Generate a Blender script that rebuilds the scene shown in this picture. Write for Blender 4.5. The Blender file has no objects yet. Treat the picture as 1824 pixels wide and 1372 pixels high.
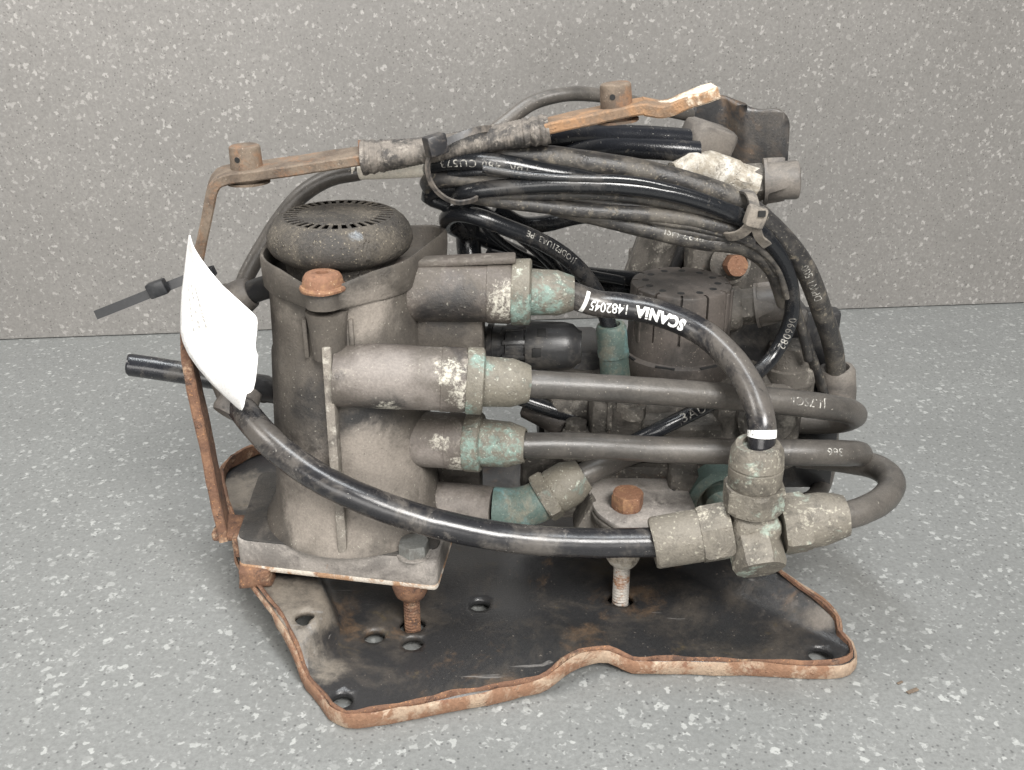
import bpy, bmesh, math, random
from mathutils import Vector, Matrix, noise
from mathutils.geometry import delaunay_2d_cdt
random.seed(7)
scene = bpy.context.scene
col = scene.collection

# ---------------------------------------------------------------- camera
F_PX, CX, CY, PITCH, CAM_H = 1800.0, 912.0, 686.0, math.radians(24.5), 319.0
CP, SP = math.cos(PITCH), math.sin(PITCH)
cam_data = bpy.data.cameras.new('camera')
cam_data.sensor_width = 36.0
cam_data.lens = 36.0 * F_PX / 1824.0
cam_data.clip_start = 0.02
cam_data.clip_end = 50.0
cam = bpy.data.objects.new('camera', cam_data)
cam.location = (0, 0, CAM_H / 1000)
cam.rotation_euler = (math.pi / 2 - PITCH, 0, 0)
col.objects.link(cam)
scene.camera = cam

# ---------------------------------------------------------------- light
world = bpy.data.worlds.new('World')
scene.world = world
world.use_nodes = True
bg = world.node_tree.nodes['Background']
bg.inputs['Color'].default_value = (0.97, 0.985, 1.0, 1)
bg.inputs['Strength'].default_value = 0.045

def area_lamp(name, loc, target, sx, sy, power, color):
    d = bpy.data.lights.new(name, 'AREA')
    d.shape = 'RECTANGLE'; d.size = sx; d.size_y = sy; d.energy = power; d.color = color
    o = bpy.data.objects.new(name, d)
    o.location = loc
    o.rotation_euler = (Vector(target) - Vector(loc)).to_track_quat('-Z', 'Y').to_euler()
    col.objects.link(o)
area_lamp('workshop_door_light', (0.50, -0.80, 1.30), (0, 0.45, 0.1), 0.7, 0.6, 50, (1.0, 0.975, 0.94))
area_lamp('front_window_light', (-0.6, -1.8, 0.55), (0, 0.5, 0.1), 1.8, 1.0, 32, (1.0, 0.97, 0.93))
area_lamp('ceiling_light', (-0.15, 0.42, 1.9), (0.0, 0.5, 0.1), 1.5, 0.25, 30, (0.95, 0.98, 1.0))
area_lamp('added_wall_light', (-1.1, 0.25, 1.15), (-0.35, 0.85, 0.50), 0.5, 0.5, 11, (1.0, 0.96, 0.91))  # added lamp that brightens the upper left of the wall

vs = scene.view_settings
vs.view_transform = 'Standard'; vs.look = 'None'; vs.exposure = 0.15; vs.gamma = 1.0
scene.render.engine = 'CYCLES'
scene.cycles.max_bounces = 4
scene.cycles.use_denoising = True
scene.cycles.use_adaptive_sampling = True
scene.cycles.adaptive_threshold = 0.02

# ---------------------------------------------------------------- placing helpers (millimetres)
def P(px, py, Y):
    a = (px - CX) / F_PX; b = (CY - py) / F_PX
    t = Y / (CP + b * SP)
    return Vector((a * t, Y, CAM_H + t * (-SP + b * CP)))
def PZ(px, py, Z):
    a = (px - CX) / F_PX; b = (CY - py) / F_PX
    t = (Z - CAM_H) / (-SP + b * CP)
    return Vector((a * t, t * (CP + b * SP), Z))
def S(p):                                   # picture pixels per millimetre at a point
    return F_PX / (p.y * CP - (p.z - CAM_H) * SP)
CAMP = Vector((0, 0, CAM_H))

# ---------------------------------------------------------------- materials
class NT:
    def __init__(self, name):
        self.m = bpy.data.materials.new(name); self.m.use_nodes = True
        self.t = self.m.node_tree; self.n = self.t.nodes
        self.b = self.n['Principled BSDF']
        self.tc = self.n.new('ShaderNodeTexCoord').outputs['Object']
    def link(self, a, b): self.t.links.new(a, b)
    def noise(self, scale, detail=4, rough=0.6, dist=0.0, vec=None):
        q = self.n.new('ShaderNodeTexNoise')
        q.inputs['Scale'].default_value = scale; q.inputs['Detail'].default_value = detail
        q.inputs['Roughness'].default_value = rough; q.inputs['Distortion'].default_value = dist
        self.link(vec or self.tc, q.inputs['Vector']); return q.outputs['Fac']
    def voro(self, scale, vec=None, feature='F1'):
        q = self.n.new('ShaderNodeTexVoronoi'); q.feature = feature
        q.inputs['Scale'].default_value = scale
        self.link(vec or self.tc, q.inputs['Vector']); return q
    def warp(self, scale, amp):
        w = self.n.new('ShaderNodeTexNoise'); w.inputs['Scale'].default_value = scale; w.inputs['Detail'].default_value = 2
        self.link(self.tc, w.inputs['Vector'])
        q = self.n.new('ShaderNodeVectorMath'); q.operation = 'MULTIPLY_ADD'; q.inputs[1].default_value = (amp * 2,) * 3
        self.link(w.outputs['Color'], q.inputs[0]); self.link(self.tc, q.inputs[2]); return q.outputs[0]
    def ramp(self, fac, lo, hi, a=0.0, b=1.0):
        q = self.n.new('ShaderNodeMapRange'); q.interpolation_type = 'SMOOTHSTEP'
        q.inputs['From Min'].default_value = lo; q.inputs['From Max'].default_value = hi
        q.inputs['To Min'].default_value = a; q.inputs['To Max'].default_value = b
        self.link(fac, q.inputs['Value']); return q.outputs['Result']
    def math(self, op, a, b=None):
        q = self.n.new('ShaderNodeMath'); q.operation = op
        for i, v in enumerate((a, b)):
            if v is None: continue
            if isinstance(v, (int, float)): q.inputs[i].default_value = v
            else: self.link(v, q.inputs[i])
        return q.outputs[0]
    def mix(self, fac, a, b):
        q = self.n.new('ShaderNodeMix'); q.data_type = 'RGBA'
        for s, v in ((0, fac), (6, a), (7, b)):
            if isinstance(v, (int, float)): q.inputs[s].default_value = v
            elif isinstance(v, tuple): q.inputs[s].default_value = (*v, 1)
            else: self.link(v, q.inputs[s])
        return q.outputs[2]
    def mixf(self, fac, a, b):
        q = self.n.new('ShaderNodeMix'); q.data_type = 'FLOAT'
        for s, v in ((0, fac), (2, a), (3, b)):
            if isinstance(v, (int, float)): q.inputs[s].default_value = v
            else: self.link(v, q.inputs[s])
        return q.outputs[0]

def layered(name, base, rough, layers, metal=0.0, bump=0.3, bump_scale=900, grit=0.0, seed=0.0, fine_=(.84, 1.14)):
    """layers: (colour, roughness, scale, lo, hi, strength[, kind]) painted one over the other by noise; kind 'speck' uses cells, 'up' settles on upward faces"""
    k = NT(name)
    mp = k.n.new('ShaderNodeMapping'); mp.inputs['Location'].default_value = (seed, seed * 1.7, seed * 0.6)
    k.tc0 = k.tc; k.link(k.tc, mp.inputs['Vector']); k.tc = mp.outputs['Vector']
    c = base; r = rough
    for L in layers:
        colr, rg, sc, lo, hi, st = L[:6]
        kind = L[6] if len(L) > 6 else 'noise'
        if kind == 'speck':
            sc *= 2.1; hi *= 1.3; st *= .7; lo *= .7
            v = k.voro(sc, k.warp(sc * .8, .9 / sc))
            sel = k.n.new('ShaderNodeSeparateColor'); k.link(v.outputs['Color'], sel.inputs[0])
            on = k.math('LESS_THAN', sel.outputs[0], lo)
            f = k.math('MULTIPLY', k.ramp(v.outputs['Distance'], hi, hi * 0.55), on)
        elif kind == 'spot':
            f = None
            for (cx_, cy_, cz_, rad_) in L[7]:
                dv = k.n.new('ShaderNodeVectorMath'); dv.operation = 'DISTANCE'
                dv.inputs[1].default_value = (cx_ * .001 , cy_ * .001, cz_ * .001); k.link(k.tc0, dv.inputs[0])
                g_ = k.ramp(dv.outputs['Value'], rad_ * .0015, rad_ * .0004)
                f = g_ if f is None else k.math('MAXIMUM', f, g_)
            f = k.ramp(k.math('ADD', k.noise(sc, 6, .75, .3), k.math('MULTIPLY', k.math('SUBTRACT', f, 1.0), .5)), lo, hi)
        elif kind == 'scratch':
            m2 = k.n.new('ShaderNodeMapping'); m2.inputs['Scale'].default_value = (0.12, 1, 1)
            m2.inputs['Rotation'].default_value = (0, 0.2, 0.3)
            k.link(k.tc, m2.inputs['Vector'])
            f = k.ramp(k.noise(sc, 3, 0.6, 0.3, m2.outputs['Vector']), lo, hi)
        else:
            f = k.ramp(k.noise(sc, 5, 0.72, 0.4), lo, hi)
            if kind == 'up':
                g = k.n.new('ShaderNodeNewGeometry'); sx = k.n.new('ShaderNodeSeparateXYZ')
                k.link(g.outputs['Normal'], sx.inputs[0])
                f = k.math('MULTIPLY', f, k.ramp(sx.outputs[2], 0.1, 0.9))
        f = k.math('MULTIPLY', f, st)
        c = k.mix(f, c, colr); r = k.mixf(f, r, rg)
    fine = k.ramp(k.noise(bump_scale, 3, 0.7), 0.25, 0.75, *fine_)
    hm = k.n.new('ShaderNodeMix'); hm.data_type = 'RGBA'; hm.blend_type = 'MULTIPLY'; hm.inputs[0].default_value = 1.0
    if isinstance(c, tuple): hm.inputs[6].default_value = (*c, 1)
    else: k.link(c, hm.inputs[6])
    cc = k.n.new('ShaderNodeCombineColor')
    for i in range(3): k.link(fine, cc.inputs[i])
    k.link(cc.outputs[0], hm.inputs[7])
    k.link(hm.outputs[2], k.b.inputs['Base Color'])
    if isinstance(r, float): k.b.inputs['Roughness'].default_value = r
    else: k.link(r, k.b.inputs['Roughness'])
    k.b.inputs['Metallic'].default_value = metal
    h = k.noise(bump_scale, 5, 0.7)
    if grit:
        v = k.voro(700)
        h = k.math('ADD', h, k.math('MULTIPLY', k.ramp(v.outputs['Distance'], 0.5, 0.1), k.math('MULTIPLY', k.ramp(k.noise(120, 3), 0.45, 0.7), grit)))
    bp = k.n.new('ShaderNodeBump'); bp.inputs['Strength'].default_value = bump; bp.inputs['Distance'].default_value = 0.0006
    k.link(h, bp.inputs['Height']); k.link(bp.outputs['Normal'], k.b.inputs['Normal'])
    return k.m

def spots(*qs):                             # places (picture point, depth, radius) where a patch of colour sits
    return [(*P(a, b, y), r) for a, b, y, r in qs]
PALE = spots((560, 880, 400, 34), (680, 890, 404, 34), (620, 930, 398, 26), (660, 560, 405, 16), (640, 830, 400, 22))
PALE2 = spots((690, 660, 392, 22), (740, 720, 396, 16), (760, 650, 392, 14), (760, 830, 414, 12), (810, 900, 422, 22))
LIME = spots((800, 660, 394, 12), (835, 705, 396, 12), (905, 540, 425, 14), (780, 790, 412, 8), (690, 720, 400, 9), (820, 830, 415, 10))
SHADE_SMEAR = spots((545, 735, 404, 16), (572, 790, 402, 14), (690, 745, 402, 20), (800, 560, 428, 22), (640, 770, 402, 14), (560, 700, 404, 10))  # shade of upper and lower ports painted dark, plus a dark housing swath
SCUFF = spots((635, 412, 411, 6), (655, 410, 411, 6), (690, 424, 412, 4))
VERD = spots((915, 560, 424, 11), (965, 545, 426, 14), (830, 715, 402, 10), (845, 810, 412, 14), (885, 800, 414, 16), (860, 650, 402, 8))
DUST = (0.086, 0.075, 0.063); DUST2 = (0.285, 0.258, 0.226); BLK = (0.016, 0.016, 0.017)
M = {}
M['housing'] = layered('dusty_housing_plastic', (0.06, 0.053, 0.046), 0.62, [
    (DUST, .8, 28, .34, .60, .95), ((0.05, 0.045, 0.04), .5, 14, .55, .68, .75), ((0.016, 0.016, 0.017), .4, 45, .25, .62, .92, 'spot', SHADE_SMEAR), ((0.17, 0.152, 0.13), .85, 34, .54, .74, .6), ((0.25, 0.222, 0.193), .85, 40, .18, .6, .9, 'spot', PALE),
    ((0.42, 0.40, 0.34), .9, 420, .07, .26, .7, 'speck'), ((0.025, 0.022, 0.02), .7, 520, .10, .22, .8, 'speck')], bump=.45, grit=.5)
M['cap'] = layered('gritty_cap_plastic', (0.035, 0.031, 0.027), 0.6, [
    ((0.095, 0.082, 0.065), .8, 45, .40, .68, .85), ((0.24, 0.21, 0.155), .9, 60, .58, .78, .6),
    ((0.17, 0.185, 0.20), .3, 120, .30, .50, .8, 'spot', SCUFF), ((0.40, 0.35, 0.26), .9, 560, .20, .32, .6, 'speck'), ((0.02, 0.018, 0.016), .7, 480, .15, .3, .8, 'speck')], bump=.8, grit=1.2, seed=3.1, fine_=(.6, 1.3))
M['port'] = layered('limed_port_plastic', (0.10, 0.085, 0.075), 0.5, [
    (DUST, .75, 40, .38, .62, .9), ((0.045, 0.04, 0.038), .45, 30, .56, .70, .8), ((0.30, 0.275, 0.24), .9, 95, .56, .72, .6), ((0.23, 0.206, 0.187), .6, 45, .2, .6, .75, 'spot', PALE2), ((0.02, 0.02, 0.021), .45, 45, .25, .62, .9, 'spot', SHADE_SMEAR), ((0.52, 0.50, 0.43), .9, 380, .40, .60, .8, 'spot', LIME),
    ((0.42, 0.40, 0.34), .9, 380, .12, .3, .45, 'speck')], bump=.45, grit=.7, seed=5.5)
M['rib'] = layered('pale_dusty_rib', (0.20, 0.18, 0.155), 0.75, [((0.09, 0.08, 0.07), .7, 60, .5, .66, .8), ((0.42, 0.40, 0.35), .9, 200, .52, .66, .7)], bump=.5, grit=.6, seed=33.0)
M['brass'] = layered('verdigris_brass', (0.15, 0.137, 0.11), 0.55, [
    ((0.085, 0.077, 0.065), .7, 60, .45, .65, .8), ((0.20, 0.30, 0.26), .85, 60, .54, .68, .5), ((0.20, 0.30, 0.265), .85, 230, .38, .62, .8, 'spot', VERD), ((0.50, 0.55, 0.47), .9, 130, .58, .72, .6),
    ((0.55, 0.55, 0.48), .9, 430, .22, .32, .6, 'speck')], bump=.6, grit=.8, seed=1.3)
M['brass_grey'] = layered('lime_grey_brass', (0.155, 0.14, 0.115), 0.55, [
    ((0.09, 0.081, 0.068), .65, 55, .46, .62, .9), ((0.34, 0.42, 0.36), .85, 75, .57, .70, .65), ((0.50, 0.47, 0.39), .9, 110, .57, .70, .7),
    ((0.46, 0.44, 0.36), .9, 300, .28, .36, .5, 'speck')], bump=.65, grit=.8, seed=2.4)
M['teal'] = layered('teal_green_brass', (0.085, 0.125, 0.11), 0.55, [
    ((0.20, 0.19, 0.15), .75, 60, .45, .65, .85), ((0.13, 0.25, 0.26), .8, 45, .55, .7, .7), ((0.3, 0.33, 0.29), .9, 420, .2, .3, .6, 'speck')], bump=.5, grit=.5, seed=4.0)
M['hose'] = layered('black_hose', (0.013, 0.014, 0.017), 0.22, [
    ((0.085, 0.078, 0.07), .45, 40, .52, .70, .7), ((0.16, 0.143, 0.12), .7, 130, .60, .74, .5),
    ((0.35, 0.33, 0.29), .8, 420, .06, .22, .7, 'speck')], bump=.12, seed=6.2)
M['hose_dusty'] = layered('dusty_hose', (0.035, 0.033, 0.031), 0.35, [
    ((0.105, 0.095, 0.084), .40, 22, .22, .68, .92), ((0.18, 0.162, 0.14), .6, 110, .60, .80, .45), ((0.025, 0.024, 0.024), .35, 70, .68, .75, .8),
    ((0.42, 0.39, 0.33), .85, 430, .10, .22, .7, 'speck')], bump=.2, seed=8.7)
M['hose_clear'] = layered('grey_sheen_hose', (0.016, 0.016, 0.018), 0.24, [
    ((0.095, 0.086, 0.077), .30, 24, .47, .62, .85), ((0.19, 0.17, 0.15), .5, 120, .60, .76, .45),
    ((0.40, 0.38, 0.34), .8, 460, .05, .22, .7, 'speck')], bump=.08, seed=0.9)
M['cable'] = layered('black_cable', (0.012, 0.013, 0.015), 0.2, [
    ((0.06, 0.055, 0.05), .5, 45, .52, .70, .6), ((0.17, 0.15, 0.125), .8, 150, .62, .74, .5)], bump=.12, seed=9.9)
M['cable_dusty'] = layered('dusty_cable', (0.026, 0.025, 0.025), 0.36, [
    ((0.12, 0.108, 0.092), .7, 50, .42, .66, .85), ((0.26, 0.225, 0.17), .85, 160, .56, .72, .65), ((0.36, 0.33, 0.26), .9, 500, .2, .3, .6, 'speck')], bump=.4, grit=.7, seed=10.4)
M['sleeve'] = layered('dusty_rubber_sleeve', (0.035, 0.032, 0.03), 0.7, [
    ((0.17, 0.15, 0.13), .85, 70, .40, .62, .9), ((0.30, 0.27, 0.235), .9, 260, .52, .66, .6)], bump=.6, bump_scale=600, seed=11.0)
M['rust'] = layered('rust', (0.13, 0.068, 0.042), 0.85, [
    ((0.22, 0.12, 0.07), .9, 90, .45, .65, .85), ((0.06, 0.036, 0.027), .85, 120, .52, .64, .9), ((0.46, 0.33, 0.22), .85, 60, .56, .7, .7),
    ((0.5, 0.25, 0.10), .9, 500, .18, .32, .7, 'speck')], bump=.9, bump_scale=700, grit=.8, seed=12.1)
M['rust_tan'] = layered('tan_rust_edge', (0.31, 0.23, 0.165), 0.8, [
    ((0.19, 0.10, 0.058), .9, 42, .42, .54, .92), ((0.16, 0.075, 0.045), .9, 90, .57, .66, .85), ((0.52, 0.42, 0.32), .8, 75, .58, .70, .6),
    ((0.05, 0.032, 0.025), .9, 160, .66, .72, .85)], bump=.9, bump_scale=500, grit=.6, seed=13.7)
M['bar'] = layered('dusty_rusted_bar', (0.085, 0.062, 0.045), 0.7, [
    ((0.165, 0.128, 0.095), .8, 55, .38, .62, .9), ((0.22, 0.115, 0.06), .9, 45, .52, .66, .75), ((0.035, 0.03, 0.027), .6, 110, .62, .72, .7),
    ((0.36, 0.31, 0.25), .9, 450, .12, .25, .6, 'speck')], bump=.5, grit=.5, seed=14.2)
TIPW = spots((1205, 186, 458, 9), (1232, 176, 458, 12), (1262, 166, 459, 13))
M['bar_orange'] = layered('orange_rusted_bar', (0.17, 0.115, 0.075), 0.8, [
    ((0.29, 0.165, 0.085), .9, 60, .44, .62, .85), ((0.10, 0.075, 0.055), .8, 50, .55, .68, .8), ((0.45, 0.36, 0.27), .85, 90, .6, .72, .6), ((0.72, 0.63, 0.50), .65, 90, .28, .46, .92, 'spot', TIPW), ((0.25, 0.14, 0.075), .9, 160, .60, .68, .7)], bump=.7, grit=.6, seed=15.5)
M['bar_tip'] = layered('flaking_white_tip', (0.50, 0.37, 0.25), 0.7, [
    ((0.34, 0.20, 0.11), .85, 80, .45, .60, .9), ((0.76, 0.68, 0.56), .6, 50, .50, .60, .9), ((0.12, 0.07, 0.04), .9, 170, .66, .74, .8)], bump=.8, grit=.5, seed=16.0)
FACET = spots((445, 865, 500, 26), (545, 1080, 392, 22), (520, 1130, 380, 16), (575, 1170, 368, 14), (500, 1050, 404, 16))
RAMP = spots((1380, 1060, 405, 18), (1460, 1090, 398, 12), (1330, 1020, 420, 16), (1270, 1010, 430, 14))
RSTAIN = spots((735, 1180, 366, 9), (1130, 1060, 420, 22), (640, 1160, 366, 12), (600, 1190, 362, 9), (1440, 1040, 408, 9), (1470, 1110, 392, 7), (1040, 1130, 385, 18), (900, 1230, 358, 14))
M['plate'] = layered('black_painted_plate', (0.027, 0.027, 0.028), 0.28, [
    ((0.078, 0.067, 0.056), .5, 18, .46, .68, .8), ((0.13, 0.082, 0.047), .8, 22, .56, .70, .65),
    ((0.19, 0.165, 0.135), .7, 60, .22, .62, .85, 'spot', FACET), ((0.17, 0.15, 0.13), .65, 45, .22, .62, .85, 'spot', RAMP), ((0.15, 0.092, 0.05), .8, 90, .36, .70, .55, 'spot', RSTAIN), ((0.10, 0.075, 0.038), .75, 36, .60, .72, .5),
    ((0.22, 0.19, 0.16), .85, 330, .10, .20, .7, 'speck'), ((0.20, 0.19, 0.18), .5, 160, .67, .73, .6, 'scratch')], bump=.25, grit=.15, seed=17.3)
M['flange'] = layered('grey_flange_plate', (0.15, 0.138, 0.127), 0.55, [
    ((0.31, 0.285, 0.26), .7, 35, .36, .58, .9), ((0.06, 0.055, 0.05), .6, 48, .56, .70, .75), ((0.28, 0.14, 0.07), .9, 60, .66, .75, .8),
    ((0.02, 0.02, 0.02), .6, 420, .1, .25, .7, 'speck'), ((0.5, 0.48, 0.44), .8, 400, .08, .25, .6, 'speck')], bump=.35, grit=.4, seed=18.8)
M['bolt_grey'] = layered('grey_bolt_head', (0.21, 0.215, 0.205), 0.5, [((0.11, 0.105, 0.095), .6, 70, .46, .64, .8)], metal=.2, bump=.4, grit=.4, seed=31.0)
M['shade_sheet'] = layered('dark_gritty_shade_sheet', (0.035, 0.033, 0.031), 0.6, [
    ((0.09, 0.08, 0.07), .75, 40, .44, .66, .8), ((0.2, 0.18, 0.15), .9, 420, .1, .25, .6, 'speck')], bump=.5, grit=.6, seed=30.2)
M['flange_edge'] = layered('white_flaked_edge', (0.50, 0.455, 0.395), 0.7, [
    ((0.30, 0.17, 0.09), .9, 60, .42, .54, .92), ((0.18, 0.085, 0.045), .9, 120, .60, .70, .8)], bump=.7, grit=.4, seed=19.1)
M['casting'] = layered('dirty_grey_casting', (0.10, 0.09, 0.078), 0.7, [
    ((0.04, 0.036, 0.031), .7, 40, .44, .60, .9), ((0.29, 0.27, 0.235), .85, 65, .55, .68, .8), ((0.14, 0.075, 0.045), .9, 50, .60, .72, .6),
    ((0.42, 0.39, 0.33), .9, 320, .22, .3, .6, 'speck')], bump=.6, grit=.8, seed=20.6)
M['casting_white'] = layered('white_corroded_casting', (0.40, 0.375, 0.33), 0.8, [
    ((0.25, 0.22, 0.175), .85, 70, .42, .58, .9), ((0.70, 0.67, 0.61), .8, 50, .54, .68, .85), ((0.11, 0.095, 0.078), .9, 150, .56, .66, .85)], bump=1.0, bump_scale=450, grit=1.0, seed=21.4)
M['grey_plastic'] = layered('dusty_grey_plastic', (0.085, 0.077, 0.07), 0.5, [
    ((0.16, 0.143, 0.125), .7, 45, .40, .62, .9), ((0.03, 0.028, 0.027), .4, 55, .62, .72, .7), ((0.35, 0.32, 0.28), .85, 450, .08, .22, .6, 'speck')], bump=.2, seed=22.9)
M['canister'] = layered('dusty_brown_black_plastic', (0.03, 0.026, 0.023), 0.5, [
    ((0.085, 0.072, 0.063), .75, 28, .38, .62, .9), ((0.05, 0.042, 0.038), .5, 60, .62, .74, .6), ((0.33, 0.29, 0.24), .9, 480, .14, .25, .6, 'speck')], bump=.3, grit=.3, seed=23.2)
M['black_plastic'] = layered('black_connector_plastic', (0.022, 0.022, 0.023), 0.38, [
    ((0.085, 0.077, 0.068), .7, 60, .48, .68, .85), ((0.3, 0.28, 0.24), .85, 450, .08, .22, .6, 'speck')], bump=.15, seed=24.5)
M['dark'] = layered('dark_recess', (0.008, 0.008, 0.008), 0.7, [], bump=.1)
M['cream'] = layered('cream_tube', (0.62, 0.58, 0.50), 0.5, [((0.40, 0.34, 0.26), .7, 60, .5, .7, .7)], bump=.1, seed=25.0)
M['steel'] = layered('zinc_steel', (0.50, 0.47, 0.43), 0.5, [((0.30, 0.14, 0.06), .9, 95, .48, .60, .9), ((0.68, 0.65, 0.60), .5, 60, .55, .7, .7)], metal=.25, bump=.4, seed=26.1)
M['tie'] = layered('black_nylon', (0.02, 0.02, 0.022), 0.42, [((0.15, 0.13, 0.11), .8, 60, .44, .64, .8)], bump=.1, seed=27.0)
M['tie_dusty'] = layered('dusty_nylon', (0.06, 0.055, 0.05), 0.6, [((0.22, 0.195, 0.165), .85, 80, .38, .60, .95)], bump=.3, grit=.4, seed=27.6)
M['tie_clean'] = layered('clean_black_nylon', (0.012, 0.013, 0.015), 0.35, [((0.05, 0.05, 0.052), .6, 60, .5, .7, .6)], bump=.05)
M['paper'] = layered('white_card', (0.92, 0.92, 0.91), 0.55, [((0.86, 0.85, 0.83), .6, 25, .5, .75, .5)], bump=.03)
M['print'] = layered('white_print', (0.82, 0.82, 0.80), 0.5, [((0.03, 0.03, 0.03), .4, 330, .60, .66, .9)], bump=.0)
M['print_grey'] = layered('faded_print', (0.36, 0.35, 0.32), 0.6, [((0.06, 0.057, 0.053), .5, 520, .47, .56, .92), ((0.07, 0.065, 0.06), .5, 90, .50, .60, .8)], bump=.0)
M['ink'] = layered('grey_ink', (0.45, 0.44, 0.42), 0.6, [], bump=.0)
M['rust_bolt'] = layered('orange_rusted_bolt', (0.19, 0.095, 0.055), 0.75, [
    ((0.29, 0.165, 0.085), .8, 110, .50, .66, .8), ((0.10, 0.045, 0.028), .85, 140, .56, .68, .85), ((0.6, 0.45, 0.3), .9, 600, .12, .3, .7, 'speck')], bump=.8, grit=.7, seed=28.8)

def linoleum(name, base, light, dark, rough, spec=0.5, seed=0.0):
    k = NT(name)
    mp = k.n.new('ShaderNodeMapping'); mp.inputs['Location'].default_value = (seed, seed, seed); k.link(k.tc, mp.inputs['Vector'])
    w = k.n.new('ShaderNodeTexNoise'); w.inputs['Scale'].default_value = 260; w.inputs['Detail'].default_value = 3
    k.link(mp.outputs['Vector'], w.inputs['Vector'])
    sub = k.n.new('ShaderNodeVectorMath'); sub.operation = 'SUBTRACT'; sub.inputs[1].default_value = (.5, .5, .5); k.link(w.outputs['Color'], sub.inputs[0])
    scl = k.n.new('ShaderNodeVectorMath'); scl.operation = 'SCALE'; scl.inputs['Scale'].default_value = 0.0085; k.link(sub.outputs[0], scl.inputs[0])
    add = k.n.new('ShaderNodeVectorMath'); add.operation = 'ADD'; k.link(mp.outputs['Vector'], add.inputs[0]); k.link(scl.outputs[0], add.inputs[1])
    vec = add.outputs[0]
    c = k.mix(k.ramp(k.noise(9, 3), .3, .7), tuple(x * .95 for x in base), tuple(x * 1.05 for x in base))
    c = k.mix(k.math('MULTIPLY', k.ramp(k.noise(420, 4, .75), .38, .66), .75), c, tuple(x * 0.74 for x in base))
    for sc, sel_hi, th, st in ((190, .50, .38, .66), (330, .42, .38, .42)):
        v = k.voro(sc, vec)
        sep = k.n.new('ShaderNodeSeparateColor'); k.link(v.outputs['Color'], sep.inputs[0])
        on = k.math('LESS_THAN', sep.outputs[0], sel_hi)
        f = k.math('MULTIPLY', k.ramp(v.outputs['Distance'], th * 1.0, th * .62), on)
        f = k.math('MULTIPLY', f, k.mixf(sep.outputs[1], st * .2, st))
        c = k.mix(f, c, light)
    v = k.voro(430, mp.outputs['Vector'])
    sep = k.n.new('ShaderNodeSeparateColor'); k.link(v.outputs['Color'], sep.inputs[0])
    f = k.math('MULTIPLY', k.ramp(v.outputs['Distance'], .36, .14), k.math('LESS_THAN', sep.outputs[0], .28))
    c = k.mix(k.math('MULTIPLY', f, .7), c, dark)
    k.link(c, k.b.inputs['Base Color'])
    k.link(k.ramp(k.noise(14, 4), .3, .7, rough * .85, rough * 1.15), k.b.inputs['Roughness'])
    k.b.inputs['Specular IOR Level'].default_value = spec
    bp = k.n.new('ShaderNodeBump'); bp.inputs['Strength'].default_value = .12; bp.inputs['Distance'].default_value = .0005
    k.link(k.noise(600, 3), bp.inputs['Height']); k.link(bp.outputs['Normal'], k.b.inputs['Normal'])
    return k.m
M['floor'] = linoleum('floor_linoleum', (0.187, 0.192, 0.187), (0.42, 0.428, 0.414), (0.06, 0.06, 0.06), 0.42)
M['wall'] = linoleum('wall_linoleum', (0.196, 0.189, 0.179), (0.40, 0.387, 0.368), (0.07, 0.066, 0.06), 0.40, seed=1.37)

# ---------------------------------------------------------------- object helpers
def add_obj(name, mesh, mat, parent=None):
    if mat is not None: mesh.materials.append(M[mat])
    o = bpy.data.objects.new(name, mesh); col.objects.link(o)
    if parent is not None:
        o.parent = parent
        if parent.type == 'EMPTY': o.location = -parent.location
    return o
def from_bm(name, bm, mat, parent=None, angle=35, jitter=0.0, jscale=0.12):
    if jitter:
        for v in bm.verts:
            v.co += noise.noise_vector(v.co * jscale) * jitter
    bmesh.ops.recalc_face_normals(bm, faces=bm.faces)
    bmesh.ops.scale(bm, vec=(.001, .001, .001), verts=bm.verts)
    me = bpy.data.meshes.new(name); bm.to_mesh(me); bm.free()
    if angle:
        for p in me.polygons: p.use_smooth = True
        me.set_sharp_from_angle(angle=math.radians(angle))
    return add_obj(name, me, mat, parent)
def thing(name, label, cat, loc_mm):
    o = bpy.data.objects.new(name, None); col.objects.link(o)
    o.location = Vector(loc_mm) * .001; o.empty_display_size = .02
    o['label'] = label; o['category'] = cat
    return o
def tag(o, label, cat=None, group=None, kind=None):
    if label: o['label'] = label
    if cat: o['category'] = cat
    if group: o['group'] = group
    if kind: o['kind'] = kind
    return o

def frame(d):
    d = d.normalized()
    a = Vector((0, 0, 1)) if abs(d.z) < .9 else Vector((0, 1, 0))
    u = d.cross(a).normalized(); v = d.cross(u).normalized()
    return d, u, v
def rings(bm, rs, cap=True, skip=None):
    prev = None
    n = len(rs[0])
    first = last = None
    for j, r in enumerate(rs):
        vs_ = [bm.verts.new(c) for c in r]
        if prev:
            for i in range(n):
                if skip and skip(j, i): continue
                bm.faces.new((prev[i], prev[(i + 1) % n], vs_[(i + 1) % n], vs_[i]))
        else: first = vs_
        prev = vs_
    if cap:
        bm.faces.new(first[::-1]); bm.faces.new(prev)
def lathe(name, p0, d, prof, mat, parent, n=40, angle=35, spin=0.0, jitter=0.0):
    d, u, v = frame(d)
    bm = bmesh.new()
    rs = []
    for s, r in prof:
        rs.append([p0 + d * s + (u * math.cos(a) + v * math.sin(a)) * max(r, .02) for a in (spin + 2 * math.pi * i / n for i in range(n))])
    rings(bm, rs)
    return from_bm(name, bm, mat, parent, angle, jitter)
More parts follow.
